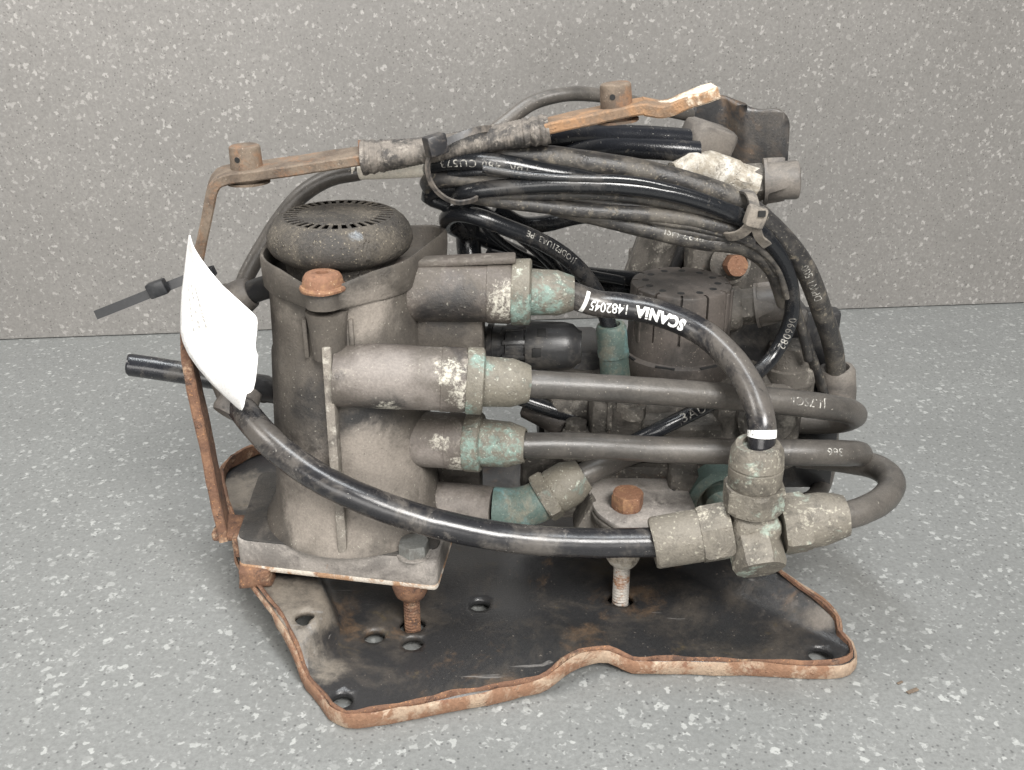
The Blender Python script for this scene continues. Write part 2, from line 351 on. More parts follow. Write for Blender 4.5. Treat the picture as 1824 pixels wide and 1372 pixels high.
def hexa(name, p0, d, L, r, mat, parent, spin=0.0, jitter=0.0, chamfer=.06):
    """hexagon prism with chamfered corners"""
    d, u, v = frame(d)
    bm = bmesh.new(); rs = []
    n = 24
    def rad(i, lim):
        a = 2 * math.pi * i / n
        k = math.cos(math.pi / 6) / math.cos((a % (math.pi / 3)) - math.pi / 6)
        return min(r * k, lim)
    for s, lim in ((0, r * (.90)), (L * .14, r * .985), (L * .86, r * .985), (L, r * .90)):
        rs.append([p0 + d * s + (u * math.cos(a + spin) + v * math.sin(a + spin)) * rad(i, lim) for i, a in ((i, 2 * math.pi * i / n) for i in range(n))])
    rings(bm, rs)
    return from_bm(name, bm, mat, parent, 22, jitter)
def catmull(pts, step=3.0):
    out = []
    n = len(pts)
    for i in range(n - 1):
        p0 = pts[max(i - 1, 0)]; p1 = pts[i]; p2 = pts[i + 1]; p3 = pts[min(i + 2, n - 1)]
        if i == 0: p0 = p1 * 2 - p2
        if i == n - 2: p3 = p2 * 2 - p1
        t0 = 0; t1 = t0 + max((p1 - p0).length, 1e-3) ** .5; t2 = t1 + max((p2 - p1).length, 1e-3) ** .5; t3 = t2 + max((p3 - p2).length, 1e-3) ** .5
        m = max(2, int((p2 - p1).length / step))
        for j in range(m):
            t = t1 + (t2 - t1) * j / m
            A1 = p0 * ((t1 - t) / (t1 - t0)) + p1 * ((t - t0) / (t1 - t0)); A2 = p1 * ((t2 - t) / (t2 - t1)) + p2 * ((t - t1) / (t2 - t1))
            A3 = p2 * ((t3 - t) / (t3 - t2)) + p3 * ((t - t2) / (t3 - t2))
            B1 = A1 * ((t2 - t) / (t2 - t0)) + A2 * ((t - t0) / (t2 - t0)); B2 = A2 * ((t3 - t) / (t3 - t1)) + A3 * ((t - t1) / (t3 - t1))
            out.append(B1 * ((t2 - t) / (t2 - t1)) + B2 * ((t - t1) / (t2 - t1)))
    out.append(pts[-1].copy())
    return out
class Path:
    def __init__(self, pts, r, step=3.0):
        self.p = catmull(pts, step); self.r = r
        self.s = [0.0]
        for a, b in zip(self.p, self.p[1:]): self.s.append(self.s[-1] + (b - a).length)
        self.t = []
        for i in range(len(self.p)):
            self.t.append((self.p[min(i + 1, len(self.p) - 1)] - self.p[max(i - 1, 0)]).normalized())
    def at(self, s):
        s = max(0, min(s, self.s[-1]))
        for i in range(len(self.s) - 1):
            if self.s[i + 1] >= s:
                f = (s - self.s[i]) / max(self.s[i + 1] - self.s[i], 1e-6)
                return self.p[i].lerp(self.p[i + 1], f), self.t[i].lerp(self.t[i + 1], f).normalized()
        return self.p[-1], self.t[-1]
    def near(self, px, py):
        best = None
        for s, q in zip(self.s, self.p):
            d = q.y * CP - (q.z - CAM_H) * SP; u = q.y * SP + (q.z - CAM_H) * CP
            e = (CX + F_PX * q.x / d - px) ** 2 + (CY - F_PX * u / d - py) ** 2
            if best is None or e < best[0]: best = (e, s)
        return best[1]
def tube(name, pts, r, mat, parent, n=20, step=3.0, flat=1.0, jitter=0.16, ribs=None):
    path = Path(pts, r, step)
    bm = bmesh.new(); rs = []
    d, u, v = frame(path.t[0])
    for i, (q, t) in enumerate(zip(path.p, path.t)):
        if i:
            u = (u - t * u.dot(t)).normalized(); v = t.cross(u).normalized()
        rr = r(path.s[i] / path.s[-1], path.s[i]) if callable(r) else r
        rs.append([q + u * math.cos(a) * rr + v * math.sin(a) * rr * flat for a in (2 * math.pi * k / n for k in range(n))])
    rings(bm, rs)
    o = from_bm(name, bm, mat, parent, 50, jitter)
    return o, path
def hose(name, px, rpx, mat, parent, **kw):
    pts = [P(*q) for q in px]
    mid = pts[len(pts) // 2] if kw.get('ref') is None else pts[kw['ref']]
    kw.pop('ref', None)
    return tube(name, pts, rpx / S(mid), mat, parent, **kw)
def band(name, path, s0, s1, mat, parent, lift=.12, n=24, arc=None):
    bm = bmesh.new()
    prev = None
    m = max(2, int((s1 - s0) / 1.0) + 1)
    a0, a1 = arc or (0, 2 * math.pi)
    for j in range(m):
        q, t = path.at(s0 + (s1 - s0) * j / (m - 1))
        c = (CAMP - q); c = (c - t * c.dot(t)).normalized(); u = c.cross(t)
        row = [bm.verts.new(q + (c * math.cos(a) + u * math.sin(a)) * (path.r + lift)) for a in (a0 + (a1 - a0) * i / n for i in range(n + 1))]
        if prev:
            for i in range(n): bm.faces.new((prev[i], prev[i + 1], row[i + 1], row[i]))
        prev = row
    return from_bm(name, bm, mat, parent, 60)
def hose_text(name, path, s_mid, text, size, mat, parent, flip=True, phi0=0.0, bold=0.0, stretch=1.0, space=1.0, lift=.10):
    cu = bpy.data.curves.new('lettering', 'FONT'); cu.body = text; cu.size = size * 1.35
    cu.align_x = 'CENTER'; cu.align_y = 'CENTER'; cu.offset = bold; cu.space_character = space; cu.resolution_u = 3
    tmp = bpy.data.objects.new('lettering', cu); col.objects.link(tmp)
    bpy.context.view_layer.update()
    me = bpy.data.meshes.new_from_object(tmp.evaluated_get(bpy.context.evaluated_depsgraph_get()))
    bpy.data.objects.remove(tmp); bpy.data.curves.remove(cu)
    bm = bmesh.new(); bm.from_mesh(me); bpy.data.meshes.remove(me)
    ys = [v.co.y for v in bm.verts]; xs = [v.co.x for v in bm.verts]
    for k in range(1, 7):
        y = min(ys) + (max(ys) - min(ys)) * k / 7
        bmesh.ops.bisect_plane(bm, geom=bm.verts[:] + bm.edges[:] + bm.faces[:], plane_co=(0, y, 0), plane_no=(0, 1, 0))
    x = min(xs)
    while x < max(xs):
        bmesh.ops.bisect_plane(bm, geom=bm.verts[:] + bm.edges[:] + bm.faces[:], plane_co=(x, 0, 0), plane_no=(1, 0, 0)); x += 2.0
    g = -1 if flip else 1
    for v in bm.verts:
        q, t = path.at(s_mid + g * v.co.x * stretch)
        c = (CAMP - q); c = (c - t * c.dot(t)).normalized(); u = c.cross(t)
        a = phi0 + g * v.co.y / path.r
        v.co = q + (c * math.cos(a) + u * math.sin(a)) * (path.r + lift)
    return from_bm(name, bm, mat, parent, 0)
def box(name, c, size, mat, parent, rot=None, bevel=1.0, jitter=0.0, seg=2, sub=0):
    bm = bmesh.new(); bmesh.ops.create_cube(bm, size=1)
    bmesh.ops.scale(bm, vec=size, verts=bm.verts)
    if sub: bmesh.ops.subdivide_edges(bm, edges=bm.edges, cuts=sub, use_grid_fill=True)
    if bevel: bmesh.ops.bevel(bm, geom=[e for e in bm.edges if len(e.link_faces) == 2 and e.calc_face_angle() > .5], offset=bevel, segments=seg, affect='EDGES', profile=.5)
    if rot is not None: bmesh.ops.rotate(bm, matrix=rot, verts=bm.verts)
    bmesh.ops.translate(bm, vec=c, verts=bm.verts)
    return from_bm(name, bm, mat, parent, 35, jitter)
def slab(name, pts, thick, mat, parent, nrm=None, bevel=.8, jitter=0.0, seg=2, sub=0):
    """a flat outline of 3-D points made thick along its normal (downwards / away from nrm)"""
    bm = bmesh.new()
    vs_ = [bm.verts.new(p) for p in pts]
    f = bm.faces.new(vs_); f.normal_update()
    n = nrm.normalized() if nrm else f.normal.copy()
    ex = bmesh.ops.extrude_face_region(bm, geom=[f])
    for v in ex['geom']:
        if isinstance(v, bmesh.types.BMVert): v.co -= n * thick
    bmesh.ops.recalc_face_normals(bm, faces=bm.faces)
    if bevel: bmesh.ops.bevel(bm, geom=[e for e in bm.edges if e.is_manifold and e.calc_face_angle() > .6], offset=bevel, segments=seg, affect='EDGES', profile=.5)
    return from_bm(name, bm, mat, parent, 35, jitter)
def round_poly(pts, rad, n=5):
    """round the corners of a polygon of Vectors"""
    out = []
    m = len(pts)
    for i in range(m):
        a, b, c = pts[i - 1], pts[i], pts[(i + 1) % m]
        r = rad[i] if isinstance(rad, (list, tuple)) else rad
        d1 = (a - b); d2 = (c - b)
        r1 = min(r, d1.length * .49, d2.length * .49)
        q0 = b + d1.normalized() * r1; q1 = b + d2.normalized() * r1
        for k in range(n + 1):
            t = k / n
            out.append(q0 * (1 - t) ** 2 + b * 2 * t * (1 - t) + q1 * t * t)
    return out
def sweep_rect(name, pts, wdir, w, t, mat, parent, step=2.0, bevel=.7, jitter=0.0):
    path = Path(pts, 1, step)
    bm = bmesh.new(); rs = []
    for q, tg in zip(path.p, path.t):
        wd = (wdir - tg * wdir.dot(tg)).normalized(); nd = tg.cross(wd)
        hw, ht, b = w / 2, t / 2, bevel
        prof = [(-hw + b, -ht), (hw - b, -ht), (hw, -ht + b), (hw, ht - b), (hw - b, ht), (-hw + b, ht), (-hw, ht - b), (-hw, -ht + b)]
        rs.append([q + wd * x + nd * y for x, y in prof])
    rings(bm, rs)
    return from_bm(name, bm, mat, parent, 40, jitter)
def fitting(name, p0, p1, prof, mat, parent, **kw):
    """lathe between two points; profile = (fraction, radius mm)"""
    d = p1 - p0
    return lathe(name, p0, d, [(f * d.length, r) for f, r in prof], mat, parent, **kw)

# ---------------------------------------------------------------- setting
w0, w1 = PZ(0, 607, 0), PZ(1824, 541, 0)
wd = (w1 - w0).normalized(); wn = Vector((wd.y, -wd.x, 0))
def sheet(name, pts, mat, label):
    me = bpy.data.meshes.new(name); me.from_pydata([tuple(p * .001) for p in pts], [], [tuple(range(len(pts)))]); me.update()
    o = add_obj(name, me, mat); o['kind'] = 'structure'; o['label'] = label; return o
A, B = w0 - wd * 900, w1 + wd * 900
sheet('floor', [A - wn * 60, A + wn * 1800, B + wn * 1800, B - wn * 60], 'floor', 'speckled light grey linoleum floor')
up = Vector((0, 0, 1))
box_w = bmesh.new()
bz = [A - wn * 1.2 + up * 1.0, B - wn * 1.2 + up * 1.0, B - wn * 1.2 + up * 1300, A - wn * 1.2 + up * 1300]
f = box_w.faces.new([box_w.verts.new(p) for p in bz]); box_w.faces.ensure_lookup_table()
ex = bmesh.ops.extrude_face_region(box_w, geom=[f])
for v in ex['geom']:
    if isinstance(v, bmesh.types.BMVert): v.co -= wn * 50
wl = from_bm('wall', box_w, 'wall', None, 0); wl['kind'] = 'structure'; wl['label'] = 'speckled grey linoleum panel standing behind the unit'

# ---------------------------------------------------------------- the unit
unit = thing('air_valve_unit', 'grimy black pneumatic valve unit with hoses on a rusty black base plate', 'valve unit', (0, 430, 0))

# base plate -------------------------------------------------
def sstep(a, b, x):
    t = max(0, min(1, (x - a) / (b - a))); return t * t * (3 - 2 * t)
def fold_x(y):                                     # the fold of the raised left side
    pts = [(340, -100), (366, -93), (380, -85), (394, -81), (410, -86), (434, -97), (470, -108), (560, -120)]
    for (y0, x0), (y1, x1) in zip(pts, pts[1:]):
        if y <= y1: return x0 + (x1 - x0) * (y - y0) / (y1 - y0)
    return -120
def plate_h(x, y):
    h = 7.0
    h += sstep(-1, 8, fold_x(y) - x) * 18 * sstep(352, 386, y)
    dd = ((x - 118) * .69 + (y - 418) * .72)        # beyond the right fold
    h += max(0, dd) * .55 * sstep(0, 10, dd)
    hx = sstep(10, 26, x) * (1 - sstep(40, 58, x))
    h += 4.8 * hx * (1 - sstep(366, 402, y))
    h += 3.6 * math.exp(-((x - 25) / 45) ** 2 - ((y - 398) / 25) ** 2)
    h += 4.0 * math.exp(-((x - 5) / 20) ** 2 - ((y - 455) / 14) ** 2)
    return h
out2 = [(-80, 344), (-72, 339.5), (-62, 340), (-30, 349), (0, 357), (16, 361.5), (27, 369), (36, 374), (45, 376), (56, 373.5), (80, 374), (110, 373), (140, 371), (153, 372), (160, 377), (161, 385),
        (157.5, 391), (158, 397), (152, 409), (143, 421), (128, 445), (122, 545), (-150, 545), (-166, 530), (-168, 508), (-150, 462), (-136, 424), (-126, 408), (-118, 397), (-96, 366), (-90, 358)]
o3 = [Vector((x, y, 0)) for x, y in out2]
ol = catmull(o3 + [o3[0]], 3.5)[:-1]
holes = [(PZ(735, 1146, 7), 5.4), (PZ(667, 1133, 7), 5.4), (PZ(855, 1080, 7), 5.4), (PZ(735, 1113, 7), 6.6), (PZ(1105, 1067, 8), 7.0),
         (PZ(544, 1101, 24), 5.0), (PZ(609, 1247, 7), 5.2), (PZ(1462, 1163, 8), 6.0)]
verts = [(p.x, p.y) for p in ol]; edges = [(i, (i + 1) % len(ol)) for i in range(len(ol))]
for c, r in holes:
    b0 = len(verts)
    for k in range(20): verts.append((c.x + r * math.cos(k * math.pi / 10), c.y + r * math.sin(k * math.pi / 10)))
    edges += [(b0 + k, b0 + (k + 1) % 20) for k in range(20)]
def inside(x, y, poly):
    c = False; j = len(poly) - 1
    for i in range(len(poly)):
        a, b = poly[i], poly[j]
        if (a.y > y) != (b.y > y) and x < (b.x - a.x) * (y - a.y) / (b.y - a.y) + a.x: c = not c
        j = i
    return c
gx = -170
while gx < 165:
    gy = 338
    while gy < 548:
        if inside(gx, gy, ol) and all((gx - c.x) ** 2 + (gy - c.y) ** 2 > (r + 1.5) ** 2 for c, r in holes) and min((gx - p.x) ** 2 + (gy - p.y) ** 2 for p in ol) > 4:
            verts.append((gx + .01 * (gy % 3), gy))
        gy += 3.5
    gx += 3.5
cv, ce, cf, *_ = delaunay_2d_cdt([Vector(v) for v in verts], edges, [], 0, 1e-4)
bm = bmesh.new()
bv = [bm.verts.new((v.x, v.y, plate_h(v.x, v.y))) for v in cv]
for fc in cf:
    cx = sum(cv[i].x for i in fc) / len(fc); cy = sum(cv[i].y for i in fc) / len(fc)
    if inside(cx, cy, ol) and all((cx - c.x) ** 2 + (cy - c.y) ** 2 > (r * .985) ** 2 for c, r in holes): bm.faces.new([bv[i] for i in fc])
for v in [v for v in bm.verts if not v.link_faces]: bm.verts.remove(v)
for fc in bm.faces:
    fc.normal_update()
    if fc.normal.z < 0: fc.normal_flip()
bmesh.ops.recalc_face_normals(bm, faces=bm.faces)
bm.faces.ensure_lookup_table()
if sum(fc.normal.z for fc in bm.faces) < 0: bmesh.ops.reverse_faces(bm, faces=bm.faces)
bmesh.ops.scale(bm, vec=(.001,) * 3, verts=bm.verts)
me = bpy.data.meshes.new('base_plate'); bm.to_mesh(me); bm.free()
for p in me.polygons: p.use_smooth = True
plate = add_obj('base_plate', me, 'plate', unit)
sol = plate.modifiers.new('thickness', 'SOLIDIFY'); sol.thickness = .0036; sol.offset = -1
plate['label'] = 'black pressed steel base plate with holes and rust stains'
# rim: a rusty lip round the plate, two swollen layers
def rim(name, off, z0, z1, th, mat, jit, sd):
    bm = bmesh.new(); n = len(ol); rs = []
    cen = Vector((0, 440, 0))
    for i in range(n):
        a, b = ol[i - 1], ol[(i + 1) % n]
        t = (b - a).normalized(); nr = Vector((t.y, -t.x, 0))
        h = plate_h(ol[i].x, ol[i].y) - 7
        w = noise.noise(ol[i] * .05 + Vector((sd, 0, 0)))
        o_ = off + jit * w; zz0 = z0 + h + jit * .8 * noise.noise(ol[i] * .07 + Vector((0, sd, 0))); zz1 = z1 + h + jit * 1.2 * noise.noise(ol[i] * .09 + Vector((0, 0, sd)))
        q = ol[i]
        zz0 += min(max(0, h) * .35, 4.5) if q.y > 385 else 0
        zz1 += 6.0 * sstep(445, 475, q.y) if q.x < -60 else 0
        zz0 = max(zz0, .3)
        rs.append([q + nr * (o_ - th) + up * (zz0 + .5), q + nr * (o_ - .6) + up * zz0, q + nr * o_ + up * (zz0 + 1.0), q + nr * (o_ + .2) + up * (zz0 * .4 + zz1 * .6), q + nr * (o_ - .5) + up * (zz1 - .2), q + nr * (o_ - th * .5) + up * zz1, q + nr * (o_ - th) + up * (zz1 - .6)])
    vr = [[bm.verts.new(c) for c in r] for r in rs]
    for i in range(n):
        a, b = vr[i], vr[(i + 1) % n]
        for k in range(7): bm.faces.new((a[k], a[(k + 1) % 7], b[(k + 1) % 7], b[k]))
    return from_bm(name, bm, mat, plate, 45, .25, .5)
rim('rim', 1.4, .2, 8.0, 1.5, 'rust_tan', 1.0, 1.0)['label'] = 'tan outer rim of the plate, rust flaking off'
rim('rim', -.6, 3.0, 9.4, 1.6, 'rust', 1.3, 5.0)['label'] = 'swollen rusty inner lip of the plate'

# left valve housing -----------------------------------------
HX, HY = -77.0, 440.0
def ang_pts(cx, cy, r, n=72): return [Vector((cx + r * math.cos(2 * math.pi * k / n), cy + r * math.sin(2 * math.pi * k / n), 0)) for k in range(n)]
H0 = Vector((HX, HY, 0))
housing = lathe('valve_housing', H0, up, [(50, 40), (50.8, 46.0), (52.5, 45.6), (55.5, 43.8), (59, 41.8), (63, 40.4), (75, 39), (100, 37.6), (128, 36.0), (140, 35.2), (142, 34.2), (166, 33.6), (173, 33.5)], 'housing', unit, n=72, jitter=.25)
housing['label'] = 'tall dusty black valve housing with vented cap'
def hull2(circs, n=36):
    pts = []
    for cx, cy, r in circs:
        for k in range(n): pts.append((cx + r * math.cos(2 * math.pi * k / n), cy + r * math.sin(2 * math.pi * k / n)))
    pts = sorted(set(pts)); 
    def half(ps):
        h = []
        for p in ps:
            while len(h) > 1 and (h[-1][0] - h[-2][0]) * (p[1] - h[-2][1]) - (h[-1][1] - h[-2][1]) * (p[0] - h[-2][0]) <= 1e-6: h.pop()
            h.append(p)
        return h
    a, b = half(pts), half(pts[::-1])
    return [Vector((x, y, 0)) for x, y in a[:-1] + b[:-1]]
ear_f = PZ(576, 508, 181); ear_b = PZ(760, 432, 180)
hull = hull2([(HX, HY, 36.0), (ear_f.x, ear_f.y + 2, 9.5), (ear_b.x, ear_b.y, 10.0)])
cen = H0
bm = bmesh.new()
rs = []
for z, k, dz in ((171.5, .965, 0), (172.5, .99, 0), (180, 1.0, 0), (184.8, 1.0, 1), (186.2, .985, 1), (185.8, .955, 1), (183, .945, 1), (176, .93, 1), (175.5, .70, 1)):
    ring = []
    for p in hull:
        d = p - cen
        dip = 5.0 * math.exp(-((p.x - ear_f.x) / 15) ** 2) * (1 if p.y < HY else 0) * dz if z > 182 else 0
        ring.append(cen + d * k + up * (z - dip))
    rs.append(ring)
rings(bm, rs)
collar = from_bm('cap_flange', bm, 'housing', housing, 40, .2)
# vented cap with real slots
bm = bmesh.new()
NS = 36; rs = []
angs = []
for k in range(NS):
    a = 2 * math.pi * k / NS; w = 2 * math.pi / NS
    for f_, g in ((0, 0), (.2, 0), (.21, 1), (.79, 1), (.80, 0)): angs.append((a + f_ * w, g))
capz = 177.0
prof = [(capz - 4, 24.0, 0), (capz + 6, 25.5, 0), (capz + 8, 28.8, 0), (capz + 10.2, 31.2, 0), (capz + 13.2, 32.5, 0), (capz + 17, 32.1, 0), (capz + 20, 30.8, 0), (capz + 22.3, 29.0, 0), (capz + 24.0, 27.0, 0), (capz + 25.0, 25.0, 0),
        (capz + 25.3, 24.2, 1), (capz + 25.3, 18.2, 1), (capz + 25.4, 17.8, 0), (capz + 25.4, 15.4, 0), (capz + 25.6, 14.8, 0), (capz + 25.4, 13, 0), (capz + 25.6, 12.2, 0), (capz + 25.4, 5, 0), (capz + 25.4, .3, 0)]
for z, r, s in prof:
    rs.append([H0 + Vector((r * math.cos(a), r * math.sin(a), z - (.4 if (s and g) else 0))) for a, g in angs])
rings(bm, rs, skip=lambda j, i: j == 11 and angs[i][1] and angs[(i + 1) % len(angs)][1])
cap = from_bm('vented_cap', bm, 'cap', housing, 32, .18, .3)
cap['label'] = 'gritty round cap with a ring of vent slots'
# dark filling under the slots
lathe('vent_well', H0, up, [(capz + 8, 25), (capz + 16, 28), (capz + 16.2, .1)], 'dark', cap, n=40)
# rusty bolt on the front ear
eb = PZ(575, 500, 177)
bolt = lathe('bolt', Vector((ear_f.x, ear_f.y - 1.0, 179.5)), up, [(0, 9.6), (1.0, 9.8), (2.0, 9.3), (2.2, 8.6), (5.4, 8.0), (6.8, 7.2), (7.6, 5.6), (7.7, 3.2), (7.5, 2.7), (5.2, 2.4), (5.1, .1)], 'rust_bolt', housing, n=28, jitter=.45)
bolt['label'] = 'rusty orange bolt on the cap flange'
# screw boss and rib on the front
lathe('boss', Vector((ear_f.x, ear_f.y - .5, 170)), up, [(2, 8.0), (10.2, 8.0), (10.3, .1)], 'housing', housing, n=28, jitter=.2)
bx, by = ear_f.x, ear_f.y + 2.5
lathe('boss', Vector((bx, by, 147)), up, [(0, 6.2), (.6, 7.4), (14, 8.2), (22, 9.2)], 'housing', housing, n=28, jitter=.2)
box('rib', Vector((bx + .2, HY - 40.2, 121)), (4.2, 9, 68), 'rib', housing, rot=Matrix.Rotation(math.radians(-4.0), 3, 'X'), bevel=.9, jitter=.15)
box('rib', Vector((bx + .5, HY - 40.8, 72)), (4.4, 6, 44), 'rib', housing, rot=Matrix.Rotation(math.radians(-3.4), 3, 'X'), bevel=.9, jitter=.15)
for dx in (-6.5, 7.0): lathe('boss', Vector((bx + dx, HY - 36.5, 52)), up, [(0, 3.4), (12, 2.9), (14, 2.0), (14.4, .1)], 'housing', housing, n=16)
for dx in (-10, 10): box('rib', Vector((bx + dx, HY - 32.6, 156)), (2.0, 4, 18), 'housing', housing, bevel=.6)
# mounting flange
sq = [Vector((-132.5, 411, 50)), Vector((-35, 392.5, 50)), Vector((-25, 478, 50)), Vector((-136, 476, 50))]
fl = slab('mounting_flange', round_poly(sq, [3, 4, 12, 12]), 14, 'flange', housing, nrm=up, bevel=.5, jitter=.2)
fl['label'] = 'thick grey square flange under the housing'
lip = [p + Vector((0, 0, -13.2)) for p in round_poly([cen * 0 + q + (q - Vector((-82, 439, 50))) * .004 for q in sq], [3, 4, 12, 12])]
slab('flange_edge', lip, 3.6, 'flange_edge', housing, nrm=up, bevel=1.2, jitter=.7)['label'] = 'whitish flaking lower edge of the flange'
shade_outline = [q + (Vector((-82, 439, 50)) - q) * .006 + up * .9 for q in sq]; shade_outline[1:2] = [Vector((-52, 396.6, 50.9)), Vector((-44, 402, 50.9)), Vector((-35.2, 402, 50.9))]
slab('shade_sheet', round_poly(shade_outline, 6), 1.2, 'shade_sheet', housing, nrm=up, bevel=.3, jitter=.3)['label'] = 'dark sheet added on top of the flange for its shade'  # thin dark sheet added, its colour carries the shade of the flange top
hb = PZ(738, 985, 50)
hexa('bolt', hb - up * .5, up, 7.0, 7.4, 'bolt_grey', housing, spin=.3)['label'] = 'grey hexagon bolt head on the flange'
lathe('washer', hb, up, [(-.3, 8.4), (.6, 8.4), (.7, .1)], 'flange', housing, n=28)
st = PZ(735, 1112, 7)
def stud(name, x, y, z0, z1, r, mat, parent):
    L = z1 - z0; prof = [(0, r * .7), (.8, r)]; s = .8
    while s < L - 1.7:
        prof += [(s + .3, r), (s + .8, r * .82), (s + 1.1, r * .82), (s + 1.7, r)]; s += 1.7
    prof.append((L, r))
    return lathe(name, Vector((x, y, z0)), up, prof, mat, parent, n=24, angle=20)
stud('stud', st.x, st.y, 3, 31, 4.0, 'rust', housing)['label'] = 'threaded stud dropping from the flange into a plate hole'
lathe('nut', Vector((st.x, st.y, 23.5)), up, [(0, 5.0), (1.5, 7.2), (5, 8.6), (9, 9.6), (10.5, 9.6)], 'rust', housing, n=12, jitter=.6)
# rusty foot joining flange and plate at the left corner
box('foot', Vector((-125, 415, 30)), (16, 18, 11), 'rust', housing, bevel=1.2, jitter=1.6, sub=3)['label'] = 'rust-eaten foot under the flange corner'
box('foot', Vector((-131, 424, 43)), (9, 20, 12), 'rust', housing, bevel=1.0, jitter=1.6, sub=3)
# ports to the right
def hx(px, py, Y): return P(px, py, Y)
def port(a, b, rpx, mat='port', rings_=True):
    p0, p1 = hx(*a), hx(*b); r = rpx / S(p1)
    o = fitting('port', p0, p1, [(0, r * 1.02), (.55, r * 1.0), (.80, r * .99), (.805, r * 1.02), (.97, r * 1.02), (1, r * .97)], mat, housing, n=48, jitter=.3)
    return p1, (p1 - p0).normalized(), r
def collar_nozzle(p, d, r, lc, ln, rn, rh, parent, mat='brass'):
    f_ = lathe('hose_fitting', p, d, [(-.5, r * .9), (-.3, r * 1.03), (.6, r * 1.06), (lc - .8, r * 1.06), (lc, r * .98), (lc + .1, rn * 1.04), (lc + ln * .55, rn), (lc + ln * .60, rn * 1.01), (lc + ln * .93, rn * .80), (lc + ln, rn * .74), (lc + ln + .05, rh + .7), (lc + ln - 2.0, rh + .3)], mat, parent, n=48, jitter=.3)
    return p + d * (lc + ln)
# upper port
p, d, r = port((690, 515, 440), (913, 520, 438), 56)
n1 = collar_nozzle(p, d, r, 8.5, 19.5, 40 / S(p), 6.2, unit); F1 = n1
box('port_key', P(830, 463, 437), (45, 9, 3.2), 'port', housing, bevel=1.0, rot=Matrix.Rotation(math.radians(-2.5), 3, 'Y'))
# middle port
p, d, r = port((598, 666, 407), (832, 678, 409), 57)
n2 = collar_nozzle(p, d, r, 7.5, 20.5, 44 / S(p), 6.4, unit); F2 = n2
# lower port
p, d, r = port((670, 777, 432), (832, 787, 425), 50)
n3 = collar_nozzle(p, d, r, 7.5, 20.5, 41 / S(p), 6.4, unit); F3 = n3
# bottom port and its swivel elbow
p0, p1 = P(735, 893, 440), P(878, 905, 432)
fitting('port', p0, p1, [(0, 11.2), (.9, 10.8), (1, 10.4)], 'port', housing, n=40, jitter=.2)
elb, _ = tube('elbow_fitting', [P(880, 904, 432), P(915, 905, 431), P(950, 898, 430), P(975, 884, 431), P(992, 873, 432)], 10.2, 'teal', unit, n=28, step=1.5, jitter=.3)
e0, e1 = P(952, 898, 430), P(1040, 845, 436)
ed = e1 - e0
hexa('nut', e0 + ed * .13, ed, ed.length * .24, 13.2, 'brass', elb, spin=.2, jitter=.3)
fitting('sleeve', e0 + ed * .36, e1, [(0, 11), (.1, 11.6), (.6, 11.2), (.9, 9.0), (1, 8.2)], 'brass', elb, n=36, jitter=.3)
tube('hose', [e1 - ed * .05, P(1075, 828, 441), P(1130, 805, 452), P(1190, 795, 462)], 6.0, 'hose_dusty', unit)
# block behind upper ports
box('side_block', P(800, 600, 452), (34, 34, 44), 'housing', housing, bevel=2.0, jitter=.2)
box('side_block', P(790, 850, 462), (40, 30, 30), 'housing', housing, bevel=2.0, jitter=.2)

# black round plug connector behind the ports
c0, c1 = P(812, 612, 462), P(1036, 618, 456)
pc = fitting('plug_connector', c0, c1, [(0, 9), (.26, 9), (.262, 10.6), (.30, 10.8), (.302, 9.6), (.40, 9.6)] + [(.41, 10.5), (.55, 10.5), (.552, 9.8), (.565, 9.8), (.567, 11.6), (.60, 12.0), (.86, 12.0), (.93, 11.0), (.97, 8.6), (1, 7.8)], 'black_plastic', unit, n=40)
pc['label'] = 'black round electrical plug behind the upper ports'
cd = (c1 - c0).normalized()
for a in (-.9, -.2, .5, 1.2):
    dn, uu, vv = frame(cd)
    cc = Vector((0, -math.cos(a), math.sin(a)))
    q = c0 + (c1 - c0) * .47 + cc * 10.3
    box('grip_rib', q, (12.5, 2.2, 2.6), 'black_plastic', pc, rot=Matrix.Rotation(-a, 3, 'X'), bevel=.4)
for a, f_ in ((.1, .64), (.95, .68)):
    cc = Vector((0, -math.cos(a), math.sin(a)))
    box('latch_window', c0 + (c1 - c0) * f_ + cc * 11.6, (4.4, 1.6, 4.4), 'dark', pc, rot=Matrix.Rotation(-a, 3, 'X'), bevel=.3)

# hoses in front ------------------------------------------------
T1, path1 = tube('hose', [n1 - Vector((3, 0, 0)), P(1060, 540, 438), P(1120, 547, 436), P(1180, 560, 432), P(1250, 592, 425), P(1308, 645, 412), P(1343, 705, 399), P(1357, 755, 389), P(1355, 805, 385)], 6.1, 'hose_clear', unit, n=28, step=2)
T1['label'] = 'black hose with white lettering arching down to the tee fitting'
s = path1.near(1143, 560)
hose_text('printed_lettering', path1, path1.near(1086, 546), '1482045', 4.9, 'print', T1, bold=.03, stretch=.86, phi0=-.2)
hose_text('printed_lettering', path1, path1.near(1178, 568), 'SCANIA', 5.4, 'print', T1, bold=.38, stretch=.84, space=1.10, phi0=-.2)
q = path1.near(1036, 540); band('marking_band', path1, q, q + 2.0, 'print', T1, arc=(-1.15, .75))
q = path1.near(1356, 768); band('marking_band', path1, q - 1.5, q + 1.5, 'print', T1)
T2, path2 = tube('hose', [n2 - Vector((3, 0, 0)), P(1050, 690, 411), P(1160, 697, 414), P(1380, 714, 424), P(1470, 725, 430), P(1512, 733, 440), P(1520, 742, 454), P(1490, 751, 466), P(1420, 752, 474)], 6.2, 'hose_dusty', unit, n=28, step=2)
T2['label'] = 'dusty hose running right from the middle port'
hose_text('printed_lettering', path2, path2.near(1430, 718), 'J1.7SC1', 4.2, 'print_grey', T2, phi0=.2)
